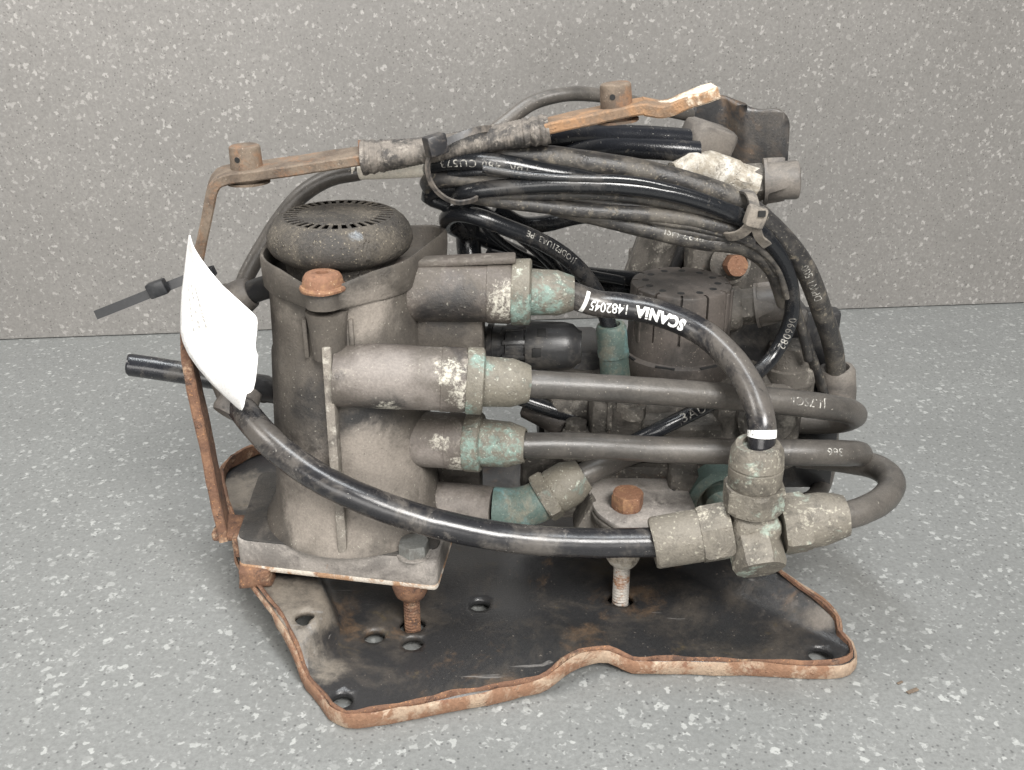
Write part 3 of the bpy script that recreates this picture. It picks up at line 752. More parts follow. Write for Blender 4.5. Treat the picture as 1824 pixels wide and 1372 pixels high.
T3, path3 = tube('hose', [n3 - Vector((3, 0, 0)), P(1050, 795, 424), P(1200, 802, 421), P(1400, 806, 419), P(1490, 807, 424), P(1525, 808, 435), P(1528, 810, 449), P(1490, 808, 462), P(1400, 800, 470)], 6.2, 'hose_dusty', unit, n=28, step=2)
T3['label'] = 'dusty hose running right from the lower port'
hose_text('printed_lettering', path3, path3.near(1475, 806), '366', 4.0, 'print_grey', T3, phi0=.1)
TB, pathB = tube('hose', [P(418, 712, 436), P(440, 740, 424), P(490, 795, 405), P(560, 846, 394), P(640, 886, 388), P(760, 928, 385), P(900, 957, 385), P(1040, 967, 385), P(1180, 966, 385)], 6.7, 'hose_clear', unit, n=28, step=2)
TB['label'] = 'scuffed black hose sweeping across the front into the tee fitting'
TL, pathL = tube('hose', [P(1480, 924, 385), P(1530, 912, 390), P(1575, 888, 402), P(1588, 856, 420), P(1560, 832, 438), P(1500, 820, 452), P(1420, 812, 462)], 6.3, 'hose_dusty', unit, n=28, step=2)
TL['label'] = 'dusty hose looping back from the right end of the tee fitting'
# tee fitting ---------------------------------------------------
tee = box('tee_fitting', P(1340, 940, 386), (22, 22, 20), 'brass_grey', unit, rot=Matrix.Rotation(math.radians(8), 3, 'Y'), bevel=5.5, seg=3, jitter=.5)
tee['label'] = 'lime-crusted grey brass tee fitting joining three hoses'
a0, a1 = P(1162, 968, 385), P(1302, 944, 386)
ad = a1 - a0
fitting('sleeve', a0, a0 + ad * .62, [(.02, 6.9), (0, 10.8), (.05, 11.6), (.75, 11.9), (1, 11.9)], 'brass_grey', tee, n=40, jitter=.35)
hexa('nut', a0 + ad * .60, ad, ad.length * .38, 14.0, 'brass_grey', tee, spin=.35, jitter=.35)
b0, b1 = P(1372, 938, 386), P(1508, 918, 386)
bd = b1 - b0
hexa('nut', b0 + bd * .14, bd, bd.length * .34, 14.2, 'brass_grey', tee, spin=.2, jitter=.35)
fitting('sleeve', b0 + bd * .46, b1, [(0, 12.2), (.4, 12.0), (.75, 10.6), (.98, 9.2), (1, 6.9)], 'brass_grey', tee, n=40, jitter=.35)
t0, t1 = P(1340, 912, 385.5), P(1350, 790, 385)
td = t1 - t0
fitting('neck', P(1340, 935, 386), t0 + td * .2, [(0, 11), (1, 8.8)], 'brass_grey', tee, n=32, jitter=.3)
hexa('nut', t0 + td * .08, td, td.length * .34, 14.3, 'brass_grey', tee, spin=.5, jitter=.3)
fitting('sleeve', t0 + td * .42, t1, [(0, 11.2), (.03, 11.6), (.46, 11.8), (.48, 11.2), (.52, 11.8), (.85, 11.2), (1, 9.6), (1.005, 6.8), (.9, 6.4)], 'brass_grey', tee, n=40, jitter=.35)
pd = Vector((.12, -.8, -.62))
hexa('plug', P(1340, 950, 384), pd, 17, 12.0, 'brass_grey', tee, spin=.3, jitter=.45)

# round vented canister -----------------------------------------
CXm, CYm = P(1214, 500, 500).x, 500.0
CZ = P(1214, 502, 500).z
C0 = Vector((CXm, CYm, 0))
bm = bmesh.new(); angs = []
NC = 12
for k in range(NC):
    a = 2 * math.pi * k / NC + .12; w = 2 * math.pi / NC
    for f_, g in ((0, 0), (.2, 0), (.4, 0), (.452, 0), (.455, 1), (.545, 1), (.548, 0), (.7, 0), (.85, 0)): angs.append((a + f_ * w, g))
prof = [(CZ - 48, 27, 0), (CZ - 47, 29.5, 0), (CZ - 40, 30.4, 0), (CZ - 37.5, 30.2, 0), (CZ - 36.5, 28.4, 0), (CZ - 36.2, 27.6, 0), (CZ - 26.0, 26.5, 0), (CZ - 25.8, 26.5, 1), (CZ - 1.6, 26.1, 1), (CZ - .5, 25.6, 1), (CZ, 24.8, 1), (CZ + .05, 22.6, 1), (CZ + .06, 22.4, 0), (CZ + .1, 10, 0), (CZ + .1, .2, 0)]
rs = [[C0 + Vector(((r - (2.6 if s and g else 0)) * math.cos(a), (r - (2.6 if s and g else 0)) * math.sin(a), z - (1.0 if s and g and z > CZ - 2 else 0))) for a, g in angs] for z, r, s in prof]
rings(bm, rs)
can = from_bm('vented_canister', bm, 'canister', unit, 32)
can['label'] = 'round brown-black vented canister with slots and holes in its lid'
for k in range(NC):
    a = 2 * math.pi * k / NC + .36
    lathe('vent_hole', C0 + Vector((18.6 * math.cos(a), 18.6 * math.sin(a), CZ - 1.0)), up, [(0, 1.9), (1.16, 1.9), (1.17, .05)], 'dark', can, n=14)
for k in range(8):
    a = 2 * math.pi * k / 8 - .35
    box('seam_slot', C0 + Vector((29.0 * math.cos(a), 29.0 * math.sin(a), CZ - 37.0)), (2.0, 10, .7), 'dark', can, rot=Matrix.Rotation(a, 3, 'Z'), bevel=0)
# vertical edge bars on the canister
for a in (-.35, -.62, -2.6):
    box('side_bar', C0 + Vector((26.3 * math.cos(a), 26.3 * math.sin(a), CZ - 15)), (1.6, 2.6, 27), 'canister', can, rot=Matrix.Rotation(a, 3, 'Z'), bevel=.5)

# valve block below the canister ---------------------------------
blk = box('valve_block', Vector((78, 492, 68)), (120, 66, 66), 'casting', unit, bevel=5, jitter=1.6, sub=6)
blk['label'] = 'dirty grey cast valve block under the canister'
lathe('neck', Vector((CXm, CYm, 95)), up, [(0, 29), (8, 27.5)], 'casting', blk, n=40)
box('front_boss', P(1095, 745, 452), (26, 22, 26), 'casting', blk, bevel=3, jitter=1.2, sub=3)
box('front_boss', P(1190, 772, 456), (52, 18, 20), 'casting', blk, bevel=4, jitter=1.4, sub=4)
box('front_boss', P(1210, 870, 452), (16, 30, 34), 'casting', blk, bevel=4, jitter=1.2, sub=3)
box('front_boss', P(1340, 760, 462), (44, 24, 40), 'casting', blk, bevel=5, jitter=1.2, sub=3)
lathe('round_boss', P(1290, 880, 445), Vector((0, -1, -.05)), [(0, 21), (10, 20.5), (11, 16), (3, 15), (3, .1)], 'teal', blk, n=36, jitter=.3)
lathe('blue_plug', P(1282, 892, 440), Vector((0, -1, .1)), [(0, 9), (8, 9), (11, 6.5), (12, .1)], 'teal', blk, n=24, jitter=.3)
lathe('round_boss', P(1360, 740, 452), Vector((.1, -1, .1)), [(0, 15), (6, 15), (8, 13), (9, .1)], 'casting', blk, n=32, jitter=.3)
# bolts seen between the hoses
for (px, py, Y, r, L) in ((1117, 722, 440, 6.0, 5), (1026, 762, 450, 6.0, 6)):
    hexa('bolt', P(px, py + 8, Y) , up, L, r, 'casting', blk, spin=.4, jitter=.3)
box('bracket_web', P(1085, 720, 445), (3, 14, 22), 'casting', blk, bevel=.8, jitter=.4)
for (a, b, rr, mt) in (((935, 722, 470), (1010, 760, 462), 6.5, 'canister'), ((955, 715, 480), (1080, 735, 470), 5, 'black_plastic'), ((1120, 690, 462), (1122, 735, 462), 7, 'casting'), ((1160, 715, 470), (1270, 722, 470), 7, 'canister')):
    fitting('link_rod', P(*a), P(*b), [(0, rr * .8), (.05, rr), (.95, rr), (1, rr * .8)], mt, blk, n=20, jitter=.3)
box('front_boss', P(1040, 790, 446), (22, 16, 14), 'casting', blk, bevel=3, jitter=1.0, sub=3)
box('front_boss', P(1135, 850, 458), (50, 18, 22), 'casting', blk, bevel=4, jitter=1.2, sub=4)
hexa('bolt', P(1128, 742, 438), up, 6, 6.5, 'casting', blk, spin=.2, jitter=.3)
box('front_boss', P(985, 845, 470), (34, 26, 40), 'casting', blk, bevel=4, jitter=1.2, sub=3)
box('dark_web', P(1420, 640, 520), (40, 10, 60), 'black_plastic', blk, bevel=2)
# stacked cover plates with the orange bolt
top = [PZ(*q, 62) for q in ((1044, 862), (1060, 912), (1100, 938), (1152, 942), (1246, 918), (1218, 855), (1165, 834), (1092, 836))]
for i, (dz, k, mt) in enumerate(((0, 1.0, 'flange'), (-3.3, 1.035, 'casting'), (-6.6, 1.02, 'casting'))):
    c_ = sum(top, Vector()) / len(top)
    cp_ = slab('cover_plate', round_poly([c_ + (q - c_) * k + up * dz for q in top], 7), 3.0, mt, blk, nrm=up, bevel=.7, jitter=.2)
ob = PZ(1117, 903, 62)
hexa('bolt', ob, up, 8.2, 8.0, 'rust_bolt', blk, spin=.15, jitter=.15)['label'] = 'orange rusty hexagon bolt on the cover plates'
box('cast_foot', P(1075, 925, 432), (26, 18, 20), 'casting', blk, rot=Matrix.Rotation(math.radians(28), 3, 'Y'), bevel=3, jitter=.8, sub=3)
box('cast_foot', P(1130, 950, 434), (40, 22, 16), 'casting', blk, bevel=3, jitter=.8, sub=3)
for dx in (-26, 26): lathe('pin_hole', PZ(1117, 872, 62.05) + Vector((dx * .9, 0, 0)), up, [(0, 1.2), (.12, 1.2), (.13, .05)], 'dark', blk, n=12)
sp_ = PZ(1105, 1064, 8)
lathe('nut', Vector((sp_.x, sp_.y, 29)), up, [(0, 6.0), (1, 7.0), (4, 8.4), (8, 8.8), (11, 8.8)], 'casting_white', blk, n=14, jitter=.6)['label'] = 'white crusted nut under the valve block'
stud('stud', sp_.x, sp_.y, 3, 31, 4.2, 'steel', blk)['label'] = 'zinc stud with rusty thread standing in a plate hole'
# green brass fitting left of the canister
g0, g1 = P(1096, 668, 486), P(1088, 578, 486)
gf = fitting('hose_fitting', g0, g1, [(-.25, 8.5), (.0, 7.8), (.38, 7.6), (.4, 8.2), (.5, 8.2), (.52, 7.9), (.92, 8.0), (1, 7.0), (1.003, 4.9), (.8, 4.6)], 'teal', unit, n=32, jitter=.25)
gf['label'] = 'green corroded brass fitting beside the canister'
# dark flat behind ports
box('control_box', P(1010, 690, 520), (34, 40, 60), 'black_plastic', unit, bevel=3)

# right rear: casting, connectors, bracket plate --------------------
cast = box('rear_casting', P(1290, 470, 560), (46, 40, 70), 'casting', unit, bevel=6, jitter=1.6, sub=5)
cast['label'] = 'grimy rear casting behind the canister'
box('rear_web', P(1170, 440, 575), (26, 14, 50), 'casting', cast, bevel=2, jitter=.8, sub=3, rot=Matrix.Rotation(math.radians(16), 3, 'Y'))
box('rear_web', P(1220, 430, 566), (5, 10, 46), 'black_plastic', cast, bevel=1, rot=Matrix.Rotation(math.radians(18), 3, 'Y'))
box('rear_web', P(1140, 480, 590), (14, 8, 26), 'casting', cast, bevel=1.5, jitter=.4, sub=2)
lathe('bolt', P(1136, 478, 584), Vector((0, -1, .2)), [(0, 4), (2.5, 4), (3.2, 2)], 'rust_bolt', cast, n=14, jitter=.3)
lathe('plug_ring', P(1300, 470, 535), Vector((-.1, -1, .25)), [(0, 11), (2, 11), (2.5, 9.4), (-2, 9)], 'casting', cast, n=28, jitter=.3)
hexa('bolt', P(1305, 472, 536), Vector((.15, -1, .25)), 8, 6.6, 'rust_bolt', cast, jitter=.3)['label'] = 'rusty hexagon bolt on the rear casting'
box('rear_body', P(1345, 620, 530), (48, 36, 60), 'black_plastic', cast, bevel=5, jitter=.5, sub=3)
cw, _ = tube('corroded_elbow', [P(1196, 304, 512), P(1222, 302, 514), P(1255, 306, 518), P(1290, 312, 520), P(1318, 322, 521), P(1338, 330, 522)], lambda f_, s_: 4.5 + 4.2 * sstep(0, .25, f_) + 0.5 * math.sin(f_ * 14) + 1.6 * f_, 'casting_white', unit, n=10, step=2.6, jitter=2.2)
cw['label'] = 'white corroded metal elbow above the cable coil'
lathe('lug', P(1312, 340, 520), Vector((.2, -.2, 1)), [(-8, 7), (2, 8.5), (9, 8), (12, 5)], 'casting_white', cw, n=9, jitter=2.0)
def capped(a, b, rpx, label, white=False):
    p0, p1 = P(*a), P(*b); r = rpx / S(p1); dd = p1 - p0
    o = fitting('pressure_switch', p0 + dd * .34, p1, [(0, r * .86), (.02, r * .9), (.90, r * .93), (.97, r * .87), (1, r * .72)], 'grey_plastic', unit, n=40)
    o['label'] = label
    hexa('nut', p0, dd, dd.length * .36, r * .92, 'casting', o, spin=.25)
    # zig-zag snap sleeve
    dn = dd.normalized(); u = CAMP - p0; u = (u - dn * u.dot(dn)).normalized(); v = u.cross(dn)
    bm = bmesh.new(); n = 72; rs = []
    for row in range(4):
        ring = []
        for i in range(n):
            a_ = 2 * math.pi * i / n
            w = max(math.exp(-((((a_ - q_ + math.pi) % (2 * math.pi)) - math.pi) / .30) ** 4) for q_ in (-.15, 1.95, 4.05))
            lim = dd.length * (.40 + .36 * w)
            s_ = (dd.length * .34, dd.length * .345, lim, lim)[row]; rr = r * (.9, 1.12, 1.12, .9)[row]
            ring.append(p0 + dn * s_ + (u * math.cos(a_) + v * math.sin(a_)) * rr)
        rs.append(ring)
    rings(bm, rs, cap=False)
    from_bm('snap_sleeve', bm, 'grey_plastic', o, 30)
    return o
capped((1326, 326, 524), (1424, 320, 520), 37, 'grey plastic pressure switch at the upper right')
capped((1318, 548, 506), (1402, 538, 500), 36, 'grey plastic pressure switch beside the canister')
lathe('port', P(1298, 550, 508), Vector((1, -.1, 0)), [(-14, 12), (4, 12), (7, 10)], 'casting', cast, n=30, jitter=.4)
# bracket plate: a bent dark sheet
bp_ = [(1222, 222), (1232, 190), (1284, 168), (1335, 190), (1352, 196), (1385, 193), (1400, 202), (1406, 218), (1402, 290), (1395, 345), (1300, 345), (1215, 320)]
def bend(px): return 562 + 10 * sstep(1330, 1290, px) - 4 * sstep(1330, 1400, px)
bm = bmesh.new()
ol2 = round_poly([Vector((x, y, 0)) for x, y in bp_], 9, 3)
v2, e2 = [(p.x, p.y) for p in ol2], [(i, (i + 1) % len(ol2)) for i in range(len(ol2))]
for gx in range(1222, 1404, 9):
    for gy in range(176, 344, 12):
        if inside(gx, gy, ol2): v2.append((gx + .3, gy + .2))
cv, ce, cf, *_ = delaunay_2d_cdt([Vector(v) for v in v2], e2, [], 0, 1e-4)
bv = [bm.verts.new(P(v.x, v.y, bend(v.x))) for v in cv]
for fc in cf:
    cx = sum(cv[i].x for i in fc) / len(fc); cy = sum(cv[i].y for i in fc) / len(fc)
    if inside(cx, cy, ol2): bm.faces.new([bv[i] for i in fc])
for v in [v for v in bm.verts if not v.link_faces]: bm.verts.remove(v)
br = from_bm('bracket_plate', bm, 'plate', unit, 40)
sm = br.modifiers.new('thickness', 'SOLIDIFY'); sm.thickness = .003; sm.offset = 0
br['label'] = 'dark bent steel bracket plate at the upper right'
nb = box('cable_gland', P(1258, 254, 535), (26, 20, 20), 'grey_plastic', unit, rot=Matrix.Rotation(math.radians(20), 3, 'Y') @ Matrix.Rotation(math.radians(25), 3, 'Z'), bevel=4, seg=2)
nb['label'] = 'dark plastic block where two black hoses end'
# leg carrying the rear parts down to the plate
box('rear_leg', Vector((118, 520, 40)), (26, 30, 80), 'plate', unit, bevel=4)
box('rear_leg', Vector((112, 574, 100)), (52, 6, 166), 'plate', unit, bevel=1.5)

# right cylinders
rc = fitting('hose_fitting', P(1405, 705, 505), P(1408, 612, 505), [(0, 13), (.3, 13.2), (.32, 13.8), (.6, 13.6), (.62, 12), (1, 11)], 'casting', unit, n=32, jitter=.3)
fitting('hose_fitting', P(1492, 715, 508), P(1490, 655, 508), [(0, 9.6), (.3, 10.2), (.9, 10.0), (1, 9.0), (1.01, 7), (.8, 6)], 'grey_plastic', unit, n=32)
box('rear_block', P(1420, 790, 490), (36, 24, 44), 'black_plastic', unit, bevel=3)
tube('hose', [P(1478, 745, 500), P(1476, 800, 496), P(1468, 850, 488), P(1452, 885, 470), P(1420, 900, 455)], 5.0, 'hose_dusty', unit)

# bracket bar with two pins -----------------------------------------
WD = Vector((-.22, 1, 0)); WR = Vector((.12, 1, 0))
bar_pts = [P(402, 950, 428), P(388, 890, 430), P(366, 780, 434), P(344, 680, 438), P(333, 600, 441), P(338, 540, 443), P(352, 470, 445), P(362, 420, 446), P(374, 360, 447), P(379, 335, 447.5), P(389, 318, 448), P(408, 311, 448.5), P(440, 307, 449), P(520, 296, 452), P(640, 278, 455), P(662, 276, 455)]
low = sweep_rect('bracket_bar', bar_pts[:6], WD, 21, 4.8, 'rust', unit, jitter=.35)
low['label'] = 'rusty lower leg of the bent flat bar at the left'
upb = sweep_rect('bracket_bar', bar_pts[5:], WD, 21, 4.8, 'bar', unit, jitter=.2)
upb['label'] = 'dusty flat bar bent over at the upper left'
rb_pts = [P(965, 227, 458), P(1010, 216, 458), P(1095, 199, 458), P(1128, 192, 458), P(1150, 189, 458)]
rb = sweep_rect('bracket_bar', rb_pts, WR, 20, 4.8, 'bar_orange', unit, jitter=.25)
rb['label'] = 'orange rusted end of the flat bar at the top'
tipp = [P(1146, 190, 458), P(1162, 192, 458), P(1178, 194, 458), P(1195, 190, 458), P(1225, 178, 458), P(1260, 166, 459), P(1274, 161, 459)]
sweep_rect('bar_tip', tipp, WR, 20, 5.0, 'bar_orange', rb, jitter=.6)['label'] = 'pale flaking tip of the flat bar'
box('foot', P(420, 940, 428), (20, 18, 5), 'rust', low, bevel=1.2, jitter=.7, sub=2)
def pin(px, py, Y, parent, mat, d):
    b = P(px, py, Y)
    o = lathe('pin', b, d, [(-6.5, 9.5), (-5.5, 9.5), (-5.4, 7.0), (-2, 7.0), (0, 7.1), (9.0, 6.9), (9.8, 6.6), (10.2, 6.0), (10.3, .1)], mat, parent, n=36, jitter=.18)
    q = b + d.normalized() * 5.0 + Vector((-2.0, -6.45, 0))
    lathe('cross_hole', q, Vector((-.3, -1, 0)), [(0, 1.3), (.35, 1.3), (.36, .05)], 'dark', o, n=14)
    return o
pin(440, 300, 449, upb, 'bar', Vector((-.02, 0, 1)))['label'] = 'dusty round pin standing on the bar at the left'
pin(1098, 190, 458, rb, 'bar', Vector((-.10, 0, 1)))['label'] = 'dusty round pin standing on the bar near its tip'
# ribbed rubber sleeve over the bar
def slr(f_, s_):
    base = 11.3 + 1.0 * math.exp(-((f_ - .02) / .05) ** 2) + .5 * math.exp(-((f_ - .97) / .05) ** 2)
    return base * (1 - .16 * sstep(.08, .35, f_) * (1 - .5 * sstep(.75, .95, f_))) * 1.06 + .16 * math.sin(s_ * 4.2) + (.6 * math.sin(s_ * 1.55) if f_ < .12 or f_ > .86 else 0)
sl, _ = tube('rubber_sleeve', [P(645, 281, 455), P(720, 273, 456), P(800, 261, 457), P(880, 246, 458), P(978, 230, 458)], slr, 'sleeve', unit, n=36, step=.3, flat=.56)
sl['label'] = 'ribbed grey rubber sleeve over the flat bar'
lathe('torn_edge', P(646, 281, 455), P(645, 281, 455) - P(720, 273, 456), [(-2, 7.2), (.8, 7.5), (1.0, 6.0), (-2, 5.8)], 'rust', sl, n=32, jitter=.5)

# left side hoses and connectors --------------------------------------
wt, _ = hose('cream_tube', [(628, 306, 470), (690, 304, 470), (770, 300, 470)], 15, 'cream', unit)
wt['label'] = 'cream plastic tube below the rubber sleeve'
gl, _ = hose('hose', [(640, 306, 470), (590, 316, 471), (540, 345, 472), (500, 390, 472), (465, 445, 470), (440, 490, 466), (424, 530, 462)], 15.5, 'hose_dusty', unit)
gl['label'] = 'grey dusty hose arching behind the vented cap'
lc = fitting('hose_fitting', P(404, 540, 452), P(450, 520, 452), [(0, 7.2), (.05, 8.6), (.22, 8.9), (.25, 8.2), (.7, 8.3), (.95, 7.0), (1, 5.6)], 'grey_plastic', unit, n=32)
tube('hose', [P(442, 523, 452), P(470, 513, 449), P(505, 505, 446)], 5.6, 'black_plastic', unit)
tube('hose', [P(410, 538, 452), P(385, 570, 450), P(385, 640, 446), P(412, 712, 437)], 6.0, 'grey_plastic', unit)
fitting('hose_fitting', P(408, 742, 430), P(440, 690, 440), [(0, 8.4), (.1, 9.2), (.7, 9.4), (1, 8.0)], 'grey_plastic', unit, n=28)
ct, cpth = hose('cut_hose', [(232, 650, 470), (300, 660, 470), (400, 677, 468), (470, 692, 464), (520, 700, 460)], 20, 'hose', unit, n=24)
ct['label'] = 'cut black hose end sticking out at the left'
cdir = (P(232, 650, 470) - P(300, 660, 470)).normalized()
lathe('bore', P(232, 650, 470), cdir, [(.02, 3.9), (.1, 3.9), (.11, .1)], 'dark', ct, n=20)
lathe('torn_edge', P(232, 650, 470), cdir, [(-1, 5.25), (.8, 5.3), (1.4, 4.9), (.3, 3.9)], 'hose', ct, n=20, jitter=1.0)
fitting('hose_fitting', P(452, 690, 460), P(500, 698, 452), [(0, 6.6), (.1, 7.0), (.45, 7.0), (.5, 6.4), (1, 6.4)], 'black_plastic', unit, n=28)
# rear hoses into the gland and the thin hose over the bar
hose('hose', [(900, 262, 478), (970, 246, 485), (1060, 241, 510), (1150, 244, 520), (1225, 249, 526)], 20, 'hose', unit)
hose('hose', [(960, 300, 478), (1010, 278, 490), (1070, 263, 508), (1150, 264, 516), (1243, 271, 520)], 20, 'hose', unit)
hose('hose', [(860, 250, 486), (900, 218, 495), (950, 183, 505), (1010, 168, 512), (1070, 170, 520), (1140, 186, 530), (1230, 205, 545)], 13, 'hose_dusty', unit)

# ---------------------------------------------------------------- cable coil
coil = thing('cable_coil', 'coil of black rubber cables tied together above the canister', 'cable', P(1050, 340, 465))
coil.location = (coil.location.x, coil.location.y, coil.location.z)
def cable(px, r, mat, ref=None, **kw): return hose('cable', px, r, mat, coil, ref=ref, **kw)
cA, pA = cable([(800, 330, 474), (770, 306, 468), (782, 290, 458), (815, 286, 453), (880, 290, 451), (950, 303, 452), (1055, 322, 456), (1150, 345, 460), (1260, 378, 463), (1330, 408, 465), (1380, 460, 470), (1398, 520, 480)], 17, 'cable')
hose_text('printed_lettering', pA, pA.near(872, 290), 'TBR  480 CU573', 3.6, 'print_grey', cA, phi0=-.25, space=1.15)
cB, pB = cable([(790, 320, 480), (775, 298, 474), (810, 280, 466), (868, 276, 462), (968, 279, 460), (1040, 288, 460), (1145, 305, 460), (1215, 323, 461), (1303, 353, 463), (1372, 402, 466), (1430, 472, 474), (1466, 560, 488), (1486, 630, 500), (1490, 690, 508)], 20.5, 'cable_dusty')
hose_text('printed_lettering', pB, pB.near(1442, 490), 'DPW1 500', 4.2, 'print_grey', cB, phi0=.05, flip=True)
cB['label'] = 'thickest dusty cable running round the right side of the coil'
cable([(770, 340, 470), (762, 326, 466), (780, 320, 459), (863, 319, 455), (935, 322, 456), (1030, 340, 462), (1150, 360, 468)], 15, 'cable_dusty')
cable([(800, 365, 474), (764, 350, 472), (775, 338, 468), (830, 336, 462)], 15, 'cable')
cD, pD = cable([(850, 372, 470), (818, 356, 462), (828, 344, 454), (880, 336, 450), (968, 329, 449), (1040, 329, 449), (1128, 334, 450), (1215, 350, 451), (1285, 373, 453), (1330, 396, 456), (1378, 440, 462), (1408, 505, 470), (1408, 570, 474), (1380, 630, 472), (1330, 680, 460), (1260, 722, 441), (1190, 757, 433), (1120, 792, 432)], 15, 'cable', ref=5)
cD['label'] = 'glossy black cable curling round and down behind the front hoses'
hose_text('printed_lettering', pD, pD.near(1402, 590), '066082', 4.2, 'print_grey', cD, phi0=.25, flip=False, space=1.1)
hose_text('printed_lettering', pD, pD.near(1235, 734), '3AU', 5.0, 'print_grey', cD, phi0=.1, flip=True, space=1.1)
cable([(840, 350, 458), (870, 355, 456), (960, 367, 455), (1040, 375, 454), (1150, 382, 454), (1230, 392, 455), (1300, 410, 457), (1340, 428, 460)], 13, 'cable_dusty')
cable([(1000, 350, 460), (1090, 362, 459), (1180, 376, 459), (1260, 396, 460), (1320, 415, 461)], 13, 'cable_dusty')
cE, pE = cable([(985, 368, 462), (1057, 385, 460), (1163, 411, 458), (1250, 430, 459), (1325, 440, 462), (1375, 478, 470), (1398, 540, 478)], 16, 'cable_dusty')
hose_text('printed_lettering', pE, pE.near(1220, 420), '8637-HSI', 3.8, 'print_grey', cE, phi0=.35, space=1.0)
cF, pF = cable([(930, 455, 505), (860, 425, 496), (806, 404, 484), (797, 390, 474), (815, 380, 466), (850, 386, 462), (898, 404, 463), (968, 433, 468), (1010, 460, 473), (1048, 500, 480), (1074, 545, 485), (1087, 592, 486)], 16, 'cable', ref=6)
hose_text('printed_lettering', pF, pF.near(975, 437), 'J1ODF21UA3  PE', 3.0, 'print_grey', cF, phi0=.3)
cF['label'] = 'glossy black cable dropping into the green brass fitting'
cable([(825, 350, 474), (850, 370, 475), (900, 402, 478), (950, 440, 482), (990, 480, 486), (1010, 520, 490)], 11, 'cable')
cable([(880, 372, 482), (930, 400, 484), (975, 398, 486), (1030, 385, 490), (1100, 384, 494), (1160, 395, 498)], 15, 'cable')
cable([(870, 455, 490), (950, 474, 500), (1040, 487, 510), (1130, 496, 520), (1180, 498, 530)], 13, 'cable')
cable([(860, 420, 500), (940, 470, 508), (1020, 500, 515), (1100, 516, 520), (1150, 520, 525)], 12, 'cable')
cable([(838, 372, 490), (834, 420, 494), (838, 465, 490), (850, 520, 480)], 22, 'cable')
for px_, r_, m_ in (([(835, 352, 456), (920, 350, 454), (1010, 348, 454), (1110, 352, 455), (1210, 368, 456), (1300, 398, 458), (1340, 418, 460)], 8, 'cable_dusty'),
                    ([(860, 300, 448), (940, 312, 447), (1030, 318, 447), (1130, 322, 448), (1230, 345, 450), (1320, 378, 454)], 8, 'cable'),
                    ([(960, 365, 458), (1060, 372, 455), (1160, 392, 454), (1250, 408, 455), (1330, 432, 458), (1380, 470, 464), (1402, 530, 470)], 7, 'cable_dusty'),
                    ([(1090, 395, 460), (1180, 405, 457), (1260, 420, 457), (1330, 430, 460), (1390, 490, 468), (1420, 560, 478), (1440, 640, 488)], 9, 'cable_dusty'),
                    ([(800, 310, 456), (860, 306, 450), (930, 312, 449), (990, 322, 452)], 8, 'cable'),
                    ([(845, 378, 474), (880, 420, 480), (930, 455, 486), (1000, 478, 494), (1110, 500, 506)], 8, 'cable')):
    cable(px_, r_, m_)
cable([(1380, 450, 472), (1402, 500, 480), (1420, 560, 488), (1440, 620, 494), (1464, 690, 500), (1475, 735, 502)], 11, 'cable_dusty', flat=.7)
cable([(900, 700, 465), (960, 722, 462), (1040, 750, 462), (1080, 760, 465)], 13, 'cable')

# ---------------------------------------------------------------- cable ties
def strap(name, px, w, mat, parent, t=1.1):
    pts = [P(*q) for q in px]
    pth = Path(pts, 1, 1.5); c_ = sum(pts, Vector()) / len(pts)
    bm = bmesh.new(); rs = []
    for q, tg in zip(pth.p, pth.t):
        nd = (CAMP - q).normalized(); nd = (nd * .6 + (q - c_).normalized() * .8)
        nd = (nd - tg * nd.dot(tg)).normalized(); wd_ = tg.cross(nd)
        rs.append([q + wd_ * x + nd * y for x, y in ((-w / 2, 0), (-w / 2, t), (w / 2, t), (w / 2, 0))])
    rings(bm, rs)
    return from_bm(name, bm, mat, parent, 40)
t1_ = thing('cable_tie', 'grey dusty cable tie binding the coil to the ribbed sleeve at the left', 'cable tie', P(776, 258, 446))
strap('strap', [(876, 231, 458), (858, 231, 450), (838, 236, 446), (812, 246, 444), (785, 260, 443)], 3.0, 'tie', t1_)
strap('strap', [(770, 270, 444), (763, 295, 443), (768, 322, 442), (785, 345, 441), (812, 359, 441), (836, 357, 443), (848, 352, 447)], 2.2, 'tie', t1_)
hd = box('head', P(776, 258, 443), (9.5, 7, 9), 'tie', t1_, rot=Matrix.Rotation(math.radians(-12), 3, 'Y') @ Matrix.Rotation(math.radians(30), 3, 'Z'), bevel=1.2)
box('slot', P(769, 248, 441.5), (4.0, 2.4, 1.6), 'dark', hd, rot=Matrix.Rotation(math.radians(-12), 3, 'Y') @ Matrix.Rotation(math.radians(30), 3, 'Z'), bevel=0)
t2_ = thing('cable_tie', 'dirt-caked cable tie round the coil at the upper right', 'cable tie', P(1345, 388, 447))
strap('strap', [(1322, 342, 462), (1336, 348, 455), (1342, 365, 450), (1343, 382, 447), (1334, 402, 446), (1318, 416, 449), (1298, 420, 453), (1290, 416, 458)], 4.8, 'tie_dusty', t2_)
hd2 = box('head', P(1346, 386, 445), (9, 6.5, 9.5), 'tie_dusty', t2_, rot=Matrix.Rotation(math.radians(14), 3, 'Y'), bevel=1.3, jitter=.3, sub=1)
box('slot', P(1357, 381, 441.5), (3.2, 1.6, 2.6), 'dark', hd2, bevel=0)
strap('tail', [(1346, 400, 445), (1352, 420, 448), (1366, 436, 454)], 4.2, 'tie_dusty', t2_)
t3_ = thing('cable_tie', 'clean black cable tie threaded through the white tag at the left', 'cable tie', P(285, 515, 436))
strap('strap', [(172, 561, 436), (220, 542, 436), (280, 518, 436), (325, 500, 436), (350, 491, 437), (376, 483, 438)], 4.2, 'tie_clean', t3_)
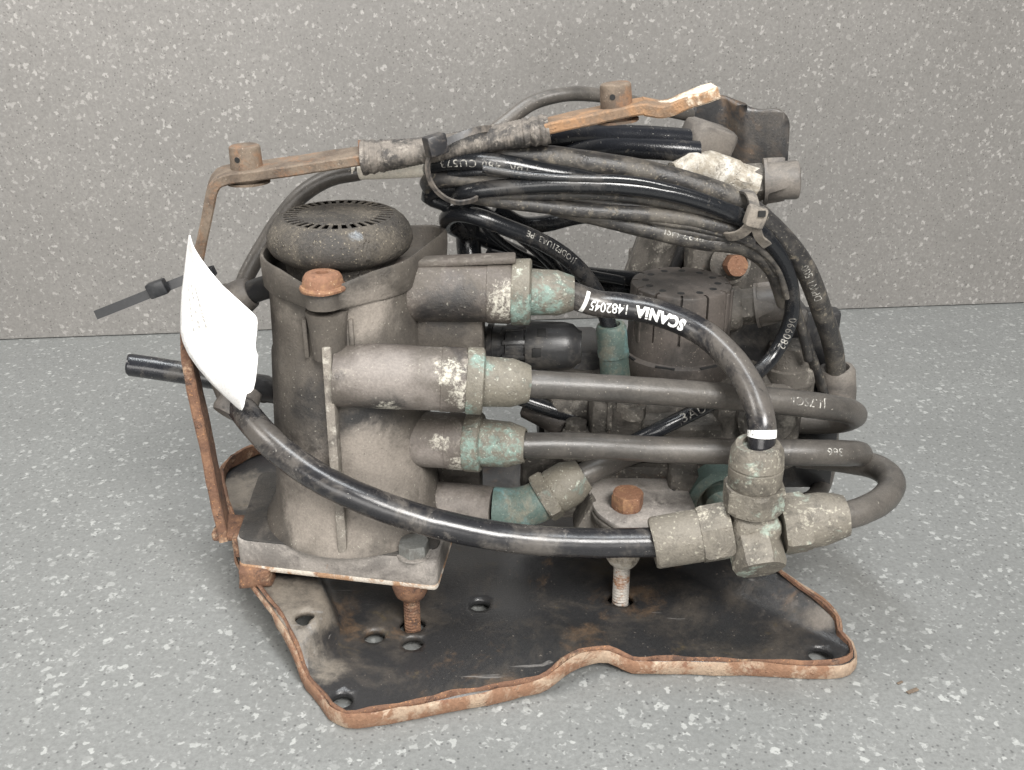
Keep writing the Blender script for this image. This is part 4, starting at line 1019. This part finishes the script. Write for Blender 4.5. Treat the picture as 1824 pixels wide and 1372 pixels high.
box('head', P(281, 514, 434), (9, 5, 7), 'tie_clean', t3_, rot=Matrix.Rotation(math.radians(-20), 3, 'Y'), bevel=.9)
box('tip', P(370, 486, 433), (7, 4, 4.5), 'tie_clean', t3_, rot=Matrix.Rotation(math.radians(-18), 3, 'Y'), bevel=.6)

# ---------------------------------------------------------------- paper tag
def interp(pts, t):
    L = [0]
    for a, b in zip(pts, pts[1:]): L.append(L[-1] + math.hypot(b[0] - a[0], b[1] - a[1]))
    s_ = t * L[-1]
    for i in range(len(L) - 1):
        if s_ <= L[i + 1] + 1e-9:
            f_ = (s_ - L[i]) / (L[i + 1] - L[i]); return tuple(pts[i][k] + (pts[i + 1][k] - pts[i][k]) * f_ for k in range(2))
    return pts[-1]
left = [(337, 419), (333, 445), (329, 480), (324, 520), (322, 560), (322, 592), (326, 610), (336, 632), (352, 655), (375, 682), (400, 706), (420, 724), (427, 730)]
right = [(338, 419), (345, 440), (356, 458), (374, 482), (396, 508), (420, 530), (440, 548), (453, 560), (459, 568), (458, 590), (455, 615), (456, 625), (460, 632), (458, 655), (455, 680), (451, 696), (444, 701), (439, 702), (434, 726), (431, 731)]
def tag_depth(u, v): return 428 - 20 * math.sin(math.pi * .5 * min(1, u * 1.0)) - 8 * v + 7 * (1 - v) * u
bm = bmesh.new(); NU, NV = 16, 48; grid = []
for j in range(NV + 1):
    v = j / NV; a, b = interp(left, v), interp(right, v)
    grid.append([bm.verts.new(P(a[0] + (b[0] - a[0]) * i / NU, a[1] + (b[1] - a[1]) * i / NU, tag_depth(i / NU, v))) for i in range(NU + 1)])
for j in range(NV):
    for i in range(NU): bm.faces.new((grid[j][i], grid[j][i + 1], grid[j + 1][i + 1], grid[j + 1][i]))
pt = from_bm('paper_tag', bm, 'paper', None, 60)
sm = pt.modifiers.new('thickness', 'SOLIDIFY'); sm.thickness = .00035; sm.offset = 0
tag(pt, 'curled blank white card tag hanging on the black cable tie at the left', 'tag')

# faint illegible print near the tag's upper edge
bm = bmesh.new(); rnd = random.Random(3)
for line in (.16, .24, .33):
    v = .26
    while v < .50:
        dv = rnd.uniform(.008, .02)
        if rnd.random() < .8:
            cs = []
            for (uu, vv) in ((line, v), (line + .022, v), (line + .022, v + dv), (line, v + dv)):
                a, b = interp(left, vv), interp(right, vv)
                cs.append(bm.verts.new(P(a[0] + (b[0] - a[0]) * uu, a[1] + (b[1] - a[1]) * uu, tag_depth(uu, vv) - .7)))
            bm.faces.new(cs)
        v += dv + rnd.uniform(.004, .012)
from_bm('faint_print', bm, 'ink', pt, 0)

# ---------------------------------------------------------------- scraps on the floor
for px, py, sz, lab in ((1603, 1216, (3, 1.2, .5), 'smaller dark scrap on the floor right of the base plate'), (1624, 1230, (6, 1.8, .6), 'larger dark scrap on the floor right of the base plate')):
    c_ = PZ(px, py, .6)
    o = box('paint_flake', c_, sz, 'bar', None, rot=Matrix.Rotation(math.radians(25), 3, 'Z'), bevel=.2, jitter=.9, sub=2)
    tag(o, lab, 'scrap', 'scraps on the floor')
